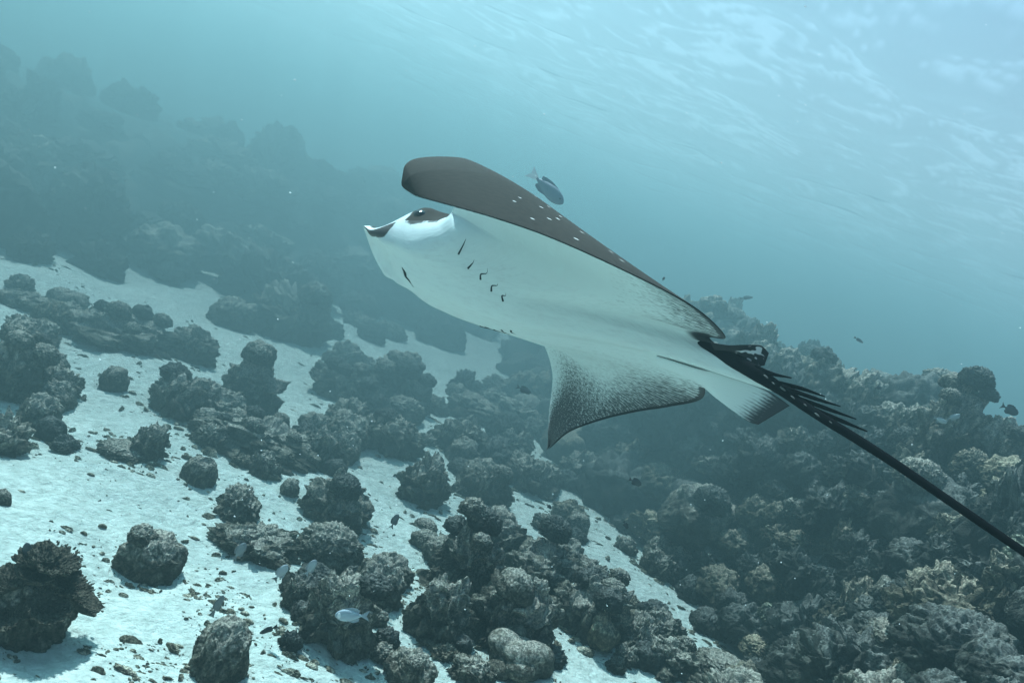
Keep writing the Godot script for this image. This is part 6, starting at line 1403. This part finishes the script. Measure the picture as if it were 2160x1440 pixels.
func belly_texture() -> ImageTexture:
	var wide := 1536
	var high := 640
	var im := Image.create_empty(wide, high, false, Image.FORMAT_RGB8)
	var white := Color(0.52, 0.58, 0.57)
	var dark := Color(0.012, 0.014, 0.016)
	for i in wide:
		var a := 18.0 * (i + 0.5) / wide
		for j in high:
			var w := (j + 0.5) / high
			var c := white
			var d := 0.0
			if a < 7.0:
				d = maxf(smoothstep(4.6, 0.8, a) * smoothstep(-0.05, 0.45, w + 0.25 * smoothstep(2.0, 0.0, a)), smoothstep(0.5, 1.0, w) * smoothstep(6.4, 4.6, a) * 0.9)
				d = maxf(d, smoothstep(0.0, -0.08, w - 0.06) * smoothstep(3.0, 2.0, a) * 0.5)
			elif a > 10.4:
				d = smoothstep(0.66, 1.0, w) * smoothstep(17.5, 15.5, a) * 0.74
			if d > 0.0:
				var s := streak(a * 34.0, w * 26.0)
				var fine := streak(a * 90.0 + 300.0, w * 60.0)
				var rays := 0.5 + 0.5 * sin(a * 56.0 + 5.0 * noise_a.get_noise_2d(a * 3.0, w * 14.0))
				var edge := smoothstep(0.72, 0.95, w)
				var level := d * 1.5 - 0.52 + s * 0.75 + fine * 1.0 + (rays - 0.5) * edge * 0.45
				c = white.lerp(dark, clampf(level * 1.25, 0.0, 0.93))
			if (a < 5.6 or a > 10.7 and a < 16.0) and w > 0.982 + 0.006 * noise_b.get_noise_2d(a * 40.0, 5.0):
				c = dark
			if a > 9.7 and a < 10.75 and w > 0.93:
				c = c.lerp(dark, smoothstep(0.93, 0.96, w))
			# the dark skin of the snout folds over its rim
			if a > 8.4 and a < 10.5 and w < 0.09:
				var q := ray_point(a, w, -1.0)
				var wave := 0.004 * noise_b.get_noise_2d(q.x * 700.0, q.z * 700.0) + 0.003 * noise_a.get_noise_2d(q.x * 300.0, q.z * 300.0)
				var from_edge := w * (spline(ray_lead, a).x + 0.5)
				var reach := 0.040 * smoothstep(0.505, 0.46, q.x) * smoothstep(0.372, 0.385, q.x)
				if reach > 0.006 and from_edge + wave < reach:
					c = Color(0.05, 0.048, 0.045)
			# the dark cap reaches round the eye
			if a > 9.4 and a < 11.4 and w < 0.16:
				var q := ray_point(a, w, -1.0)
				var low := -0.010 - 0.014 * exp(-pow((q.x - 0.318) / 0.03, 2.0)) + 0.004 * noise_b.get_noise_2d(q.x * 700.0, q.y * 700.0)
				if q.x > 0.24 and q.x < 0.352 and q.y > low:
					c = Color(0.031, 0.028, 0.024)
			# faint grey veining on the chest
			if a > 5.0 and a < 11.0:
				c = c.darkened(clampf(noise_a.get_noise_2d(a * 7.0, w * 40.0) * 0.10 + noise_b.get_noise_2d(a * 30.0, w * 120.0) * 0.04, 0.0, 0.2))
			im.set_pixel(i, j, c.linear_to_srgb())
	return ImageTexture.create_from_image(im)


func back_texture() -> ImageTexture:
	var wide := 1536
	var high := 640
	var im := Image.create_empty(wide, high, false, Image.FORMAT_RGB8)
	var skin := Color(0.031, 0.026, 0.021)
	var white := Color(0.52, 0.58, 0.57)
	var spots: Array[Vector2] = []
	var r := RandomNumberGenerator.new()
	r.seed = 12
	for k in 900:
		var q := Vector2(r.randf_range(0.5, 15.6), r.randf_range(0.12, 0.93))
		if q.x > 14.6 and r.randf() < 0.75:
			continue
		var free := true
		for o in spots:
			if absf(o.x - q.x) < 0.40 and absf(o.y - q.y) < 0.052:
				free = false
				break
		if free:
			spots.append(q)
	for i in wide:
		var a := 18.0 * (i + 0.5) / wide
		for j in high:
			var w := (j + 0.5) / high
			var c := skin
			if (i + j) % 1 == 0:
				c = skin * (1.0 + 0.25 * noise_a.get_noise_2d(a * 9.0, w * 60.0))
			if a > 5.2 and a < 11.8 and w < 0.42:
				var p := ray_point(a, w, 1.0)
				# the dark cap ends along a ragged line on the cheek; snout rim and cheek are white
				var rag := 0.006 * noise_b.get_noise_2d(p.x * 900.0, p.z * 900.0) + 0.005 * noise_a.get_noise_2d(p.x * 300.0, p.z * 300.0)
				var line := lerpf(0.016, 0.022, smoothstep(0.33, 0.24, p.x)) - 0.034 * exp(-pow((p.x - 0.322) / 0.028, 2.0)) + 0.03 * smoothstep(0.345, 0.375, p.x)
				if p.x > 0.372:
					var in_from_edge := w * (spline(ray_lead, a).x + 0.5)
					var rim := 0.011 + 0.022 * smoothstep(0.455, 0.50, p.x) + rag * 0.8
					c = skin if in_from_edge > rim and absf(p.z) < 0.085 + rag and p.x > 0.385 + rag else white
				elif p.y + rag < line and p.x > 0.16 and (p.x < 0.24 or p.x > 0.352):
					c = white
			im.set_pixel(i, j, c.linear_to_srgb())
	for o in spots:
		var ci := int(o.x / 18.0 * wide)
		var cj := int(o.y * high)
		for i in range(-9, 10):
			for j in range(-9, 10):
				var d := Vector2(i / 4.4, j / 3.0).length() + 0.25 * noise_b.get_noise_2d((ci + i) * 20.0, (cj + j) * 20.0)
				var x := ci + i
				var y := cj + j
				if d < 1.15 and x >= 0 and x < wide and y >= 0 and y < high and (o.x < 4.8 or o.x > 11.2 or o.y > 0.42):
					var under := im.get_pixel(x, y)
					im.set_pixel(x, y, under.lerp(Color(0.55, 0.56, 0.53).linear_to_srgb(), smoothstep(1.15, 0.75, d)))
	return ImageTexture.create_from_image(im)


func fin_sheet(front: Array, rear: Array, thick: float, paint: Callable) -> ArrayMesh:
	# a thin fin between two edge curves, both running from root to tip
	var n := 60
	var am := ArrayMesh.new()
	for side in [1.0, -1.0]:
		var v := PackedVector3Array()
		var cs := PackedColorArray()
		for i in n:
			var x := float(i) / (n - 1)
			var a := ray_axes(spline(front, x * (front.size() - 1)))
			var b := ray_axes(spline(rear, x * (rear.size() - 1)))
			for j in n:
				var y := float(j) / (n - 1)
				var h := thick * (1.0 - 0.8 * x) * sqrt(maxf(0.0, 1.0 - pow(2.0 * y - 1.0, 2.0))) * sqrt(1.0 - x * x)
				v.append(a.lerp(b, y) + Vector3(0, side * h, 0))
				cs.append(paint.call(x, y))
		surface(am, v, grid_faces(n, n, side < 0), cs)
	return am


func make_ray() -> void:
	noise_a.seed = 7
	noise_a.frequency = 0.5
	noise_a.fractal_octaves = 2
	noise_b.seed = 19
	noise_b.frequency = 0.5
	noise_b.fractal_octaves = 1
	var r := thing("eagle_ray", Vector3(-0.0085, 2.4767, -2.0006), "large eagle ray gliding over the reef, white belly, dark spotted back, whip tail", "ray")
	var fx := Vector3(-0.88488, -0.05205, -0.4629)
	var bk := -Vector3(-0.27215, -0.74868, 0.60443)
	r.basis = Basis(fx, bk, fx.cross(bk)).orthonormalized()
	var cols := 150
	var am := ArrayMesh.new()
	for side in [1.0, -1.0]:
		var v := PackedVector3Array()
		var uv := PackedVector2Array()
		for i in 401:
			var a := 18.0 * i / 400.0
			for j in cols:
				var x := float(j) / (cols - 1)
				var w := 0.5 - 0.5 * cos(PI * pow(x, 1.2))
				v.append(ray_point(a, w, side))
				uv.append(Vector2(a / 18.0, w))
		surface(am, v, grid_faces(401, cols, side < 0), PackedColorArray(), uv)
	var back := plain(Color.WHITE, 0.8, 0.2)
	back.albedo_texture = back_texture()
	back.texture_repeat = false
	var belly := plain(Color.WHITE, 0.5, 0.35)
	belly.albedo_texture = belly_texture()
	belly.texture_repeat = false
	belly.heightmap_enabled = true
	belly.heightmap_texture = relief(61, 1024, 0.03, false)
	belly.heightmap_scale = 0.09
	am.surface_set_material(0, back)
	am.surface_set_material(1, belly)
	put("body", am, null, r)

	var black := plain(Color(0.003, 0.003, 0.004), 0.8, 0.08)
	var slit_dark := plain(Color(0.015, 0.016, 0.018), 0.8, 0.1)
	var tail_path := []
	for p in [Vector3(-0.392, 0.021, 0.004), Vector3(-0.455, 0.033, 0.008), Vector3(-0.522, 0.028, 0.013), Vector3(-0.591, 0.028, 0.029), Vector3(-0.651, 0.021, 0.042), Vector3(-0.734, 0.028, 0.074), Vector3(-0.818, 0.028, 0.096), Vector3(-0.898, 0.029, 0.12), Vector3(-1.011, 0.037, 0.163), Vector3(-1.113, 0.042, 0.2), Vector3(-1.282, 0.082, 0.284), Vector3(-1.416, 0.142, 0.371)]:
		tail_path.append(ray_axes(p))
	put("tail", tube(ArrayMesh.new(), tail_path, [0.003, 0.010, 0.0165, 0.0155, 0.0112, 0.0094, 0.0090, 0.0084, 0.0076, 0.007, 0.0062, 0.0055], 16, 150), plain(Color(0.003, 0.003, 0.004), 0.8, 0.08), r)

	var blotch := plain(Color(0.10, 0.105, 0.10), 0.8, 0.1)
	for k in 7:
		var x := 3.3 + 0.33 * k
		var q := spline(tail_path, x)
		var spot := put("tail_spot", ball([0.0032, 0.0022, 0.0036, 0.0026, 0.002, 0.003, 0.002][k], Vector3(2.2, 0.6, 0.7), 6), blotch, r)
		spot.position = q + Vector3(0, -0.004 - 0.003 * (k % 2), -0.0142 + 0.0011 * k)
		spot.rotation.z = 0.4

	# stinging spines above the tail
	var spines := [[Vector3(-0.579, 0.041, 0.021), Vector3(-0.616, 0.041, 0.025), Vector3(-0.656, 0.046, 0.022)], [Vector3(-0.628, 0.033, 0.036), Vector3(-0.681, 0.036, 0.031), Vector3(-0.727, 0.036, 0.03)], [Vector3(-0.645, 0.033, 0.041), Vector3(-0.71, 0.037, 0.044), Vector3(-0.761, 0.035, 0.039)], [Vector3(-0.664, 0.028, 0.05), Vector3(-0.737, 0.030, 0.052), Vector3(-0.796, 0.031, 0.052)], [Vector3(-0.716, 0.028, 0.062), Vector3(-0.775, 0.029, 0.067), Vector3(-0.822, 0.021, 0.063)]]
	for s in spines:
		put("tail_spine", tube(ArrayMesh.new(), [ray_axes(s[0]), ray_axes(s[1]), ray_axes(s[2])], [0.0052, 0.0050, 0.0014], 8, 24, 0.7), black, r)

	# pelvic fins: the far one shows its pale underside, the near one its dark blotched back
	var skin := plain(Color.WHITE, 0.5, 0.35)
	skin.vertex_color_use_as_albedo = true
	var pale := func(x: float, y: float) -> Color:
		var d := smoothstep(0.5, 0.95, x) * 1.8 - 0.45 + 0.5 * streak(y * 60.0, x * 22.0) + 0.25 * sin(y * 70.0)
		var c := Color(0.52, 0.58, 0.57).lerp(Color(0.012, 0.014, 0.016), clampf(d * 1.2, 0.0, 0.95))
		return c.lerp(Color(0.012, 0.014, 0.016), maxf(smoothstep(0.04, 0.0, y) * smoothstep(0.3, 0.5, x), smoothstep(0.97, 1.0, x)))
	put("pelvic_fin", fin_sheet([Vector3(-0.36, -0.03, 0.03), Vector3(-0.45, -0.036, 0.02), Vector3(-0.5, -0.034, 0.012), Vector3(-0.587, -0.035, 0.008), Vector3(-0.63, -0.043, 0.01), Vector3(-0.66, -0.049, 0.016)], [Vector3(-0.36, -0.085, 0.014), Vector3(-0.447, -0.099, 0.008), Vector3(-0.503, -0.096, 0.031), Vector3(-0.548, -0.095, 0.047), Vector3(-0.592, -0.092, 0.062), Vector3(-0.613, -0.091, 0.061)], 0.008, pale), skin, r)
	var blotched := func(x: float, y: float) -> Color:
		var s := noise_a.get_noise_2d(x * 8.0 + 40.0, y * 5.0)
		var rim := minf(minf(y, 1.0 - y) * 1.2, 1.0 - x)
		return Color(0.01, 0.01, 0.011).lerp(Color(0.5, 0.51, 0.48), smoothstep(0.16, 0.24, s) * smoothstep(0.06, 0.12, rim) * smoothstep(0.3, 0.4, x))
	put("pelvic_fin", fin_sheet([Vector3(-0.478, 0.056, 0.013), Vector3(-0.511, 0.055, 0.004), Vector3(-0.538, 0.059, -0.006), Vector3(-0.558, 0.055, -0.02), Vector3(-0.573, 0.051, -0.028), Vector3(-0.59, 0.039, -0.026)], [Vector3(-0.501, 0.027, 0.014), Vector3(-0.521, 0.03, 0.011), Vector3(-0.541, 0.032, 0.01), Vector3(-0.56, 0.03, 0.005), Vector3(-0.579, 0.024, 0.005), Vector3(-0.591, 0.023, -0.004)], 0.004, blotched), skin, r)

	# gill slits in two rows of five, the mouth, the eyes
	var slits := [[Vector2(0.114, 0.156), Vector2(0.118, 0.143), Vector2(0.122, 0.133), Vector2(0.129, 0.122)], [Vector2(0.080, 0.132), Vector2(0.086, 0.118), Vector2(0.091, 0.112), Vector2(0.098, 0.104)], [Vector2(0.047, 0.120), Vector2(0.046, 0.106), Vector2(0.061, 0.1), Vector2(0.061, 0.088)], [Vector2(0.016, 0.098), Vector2(0.015, 0.086), Vector2(0.029, 0.081), Vector2(0.030, 0.068)], [Vector2(-0.008, 0.076), Vector2(-0.008, 0.067), Vector2(0.001, 0.064), Vector2(-0.003, 0.052)]]
	for mirror in [1.0, -1.0]:
		for s in slits:
			var path := []
			for q in s:
				path.append(ray_at(q.x, q.y * mirror, -1.0, -0.0005))
			put("gill_slit", tube(ArrayMesh.new(), path, [0.0003, 0.0009, 0.0018, 0.0027], 8, 16), slit_dark, r)
	var lips := []
	for q in [Vector2(0.325, 0.022), Vector2(0.317, 0.008), Vector2(0.319, -0.005), Vector2(0.310, -0.015), Vector2(0.294, -0.027)]:
		lips.append(ray_at(q.x, q.y, -1.0, -0.0005))
	put("mouth", tube(ArrayMesh.new(), lips, [0.0015, 0.0048, 0.0036, 0.0036, 0.0012], 8, 30), slit_dark, r)
	for mirror in [1.0, -1.0]:
		var eye := put("eye", ball(0.016, Vector3(1.1, 0.9, 0.7)), plain(Color(0.006, 0.007, 0.008), 0.15, 0.5), r)
		eye.position = ray_axes(Vector3(0.328, 0.108 * mirror, -0.022))
		var pupil := put("pupil", ball(0.006, Vector3(1.3, 0.7, 0.5)), plain(Color(0.002, 0.002, 0.002), 0.08, 0.5), eye)
		pupil.position = Vector3(0, -0.001, -0.0085 * mirror)


func _ready() -> void:
	make_world()
	cell_c.seed = 11
	cell_c.noise_type = FastNoiseLite.TYPE_CELLULAR
	cell_c.cellular_return_type = FastNoiseLite.RETURN_DISTANCE
	cell_c.frequency = 1.0
	cell_c.fractal_type = FastNoiseLite.FRACTAL_NONE
	noise_c.seed = 23
	noise_c.frequency = 1.0
	noise_c.fractal_type = FastNoiseLite.FRACTAL_NONE
	relief_rock = relief(14, 512, 0.035, false)
	mottle_rock = relief(52, 512, 0.028, false)
	var ramp := Gradient.new()
	ramp.offsets = PackedFloat32Array([0.0, 0.36, 0.5, 0.62, 1.0])
	ramp.colors = PackedColorArray([Color(0.34, 0.35, 0.35), Color(0.52, 0.52, 0.51), Color(0.74, 0.73, 0.70), Color(0.93, 0.92, 0.88), Color(1, 1, 0.98)])
	mottle_rock.color_ramp = ramp
	for t in tints:
		reef_mats.append(reef_material(t))
	make_seabed()
	make_water()
	terrain_patch("reef_bank", Vector2(-0.6, 9.0), Vector2(-20.0, 1.0), 0.048, bank_height, "dark coral reef bank rising on the right")
	terrain_patch("reef_slope", Vector2(-24.0, 8.0), Vector2(-42.0, -3.0), 0.14, slope_height, "hazy reef slope rising behind the sand")
	make_haze()
	make_rocks()
	make_table_coral()
	make_rubble()
	make_ray()
	make_fishes()
	make_specks()
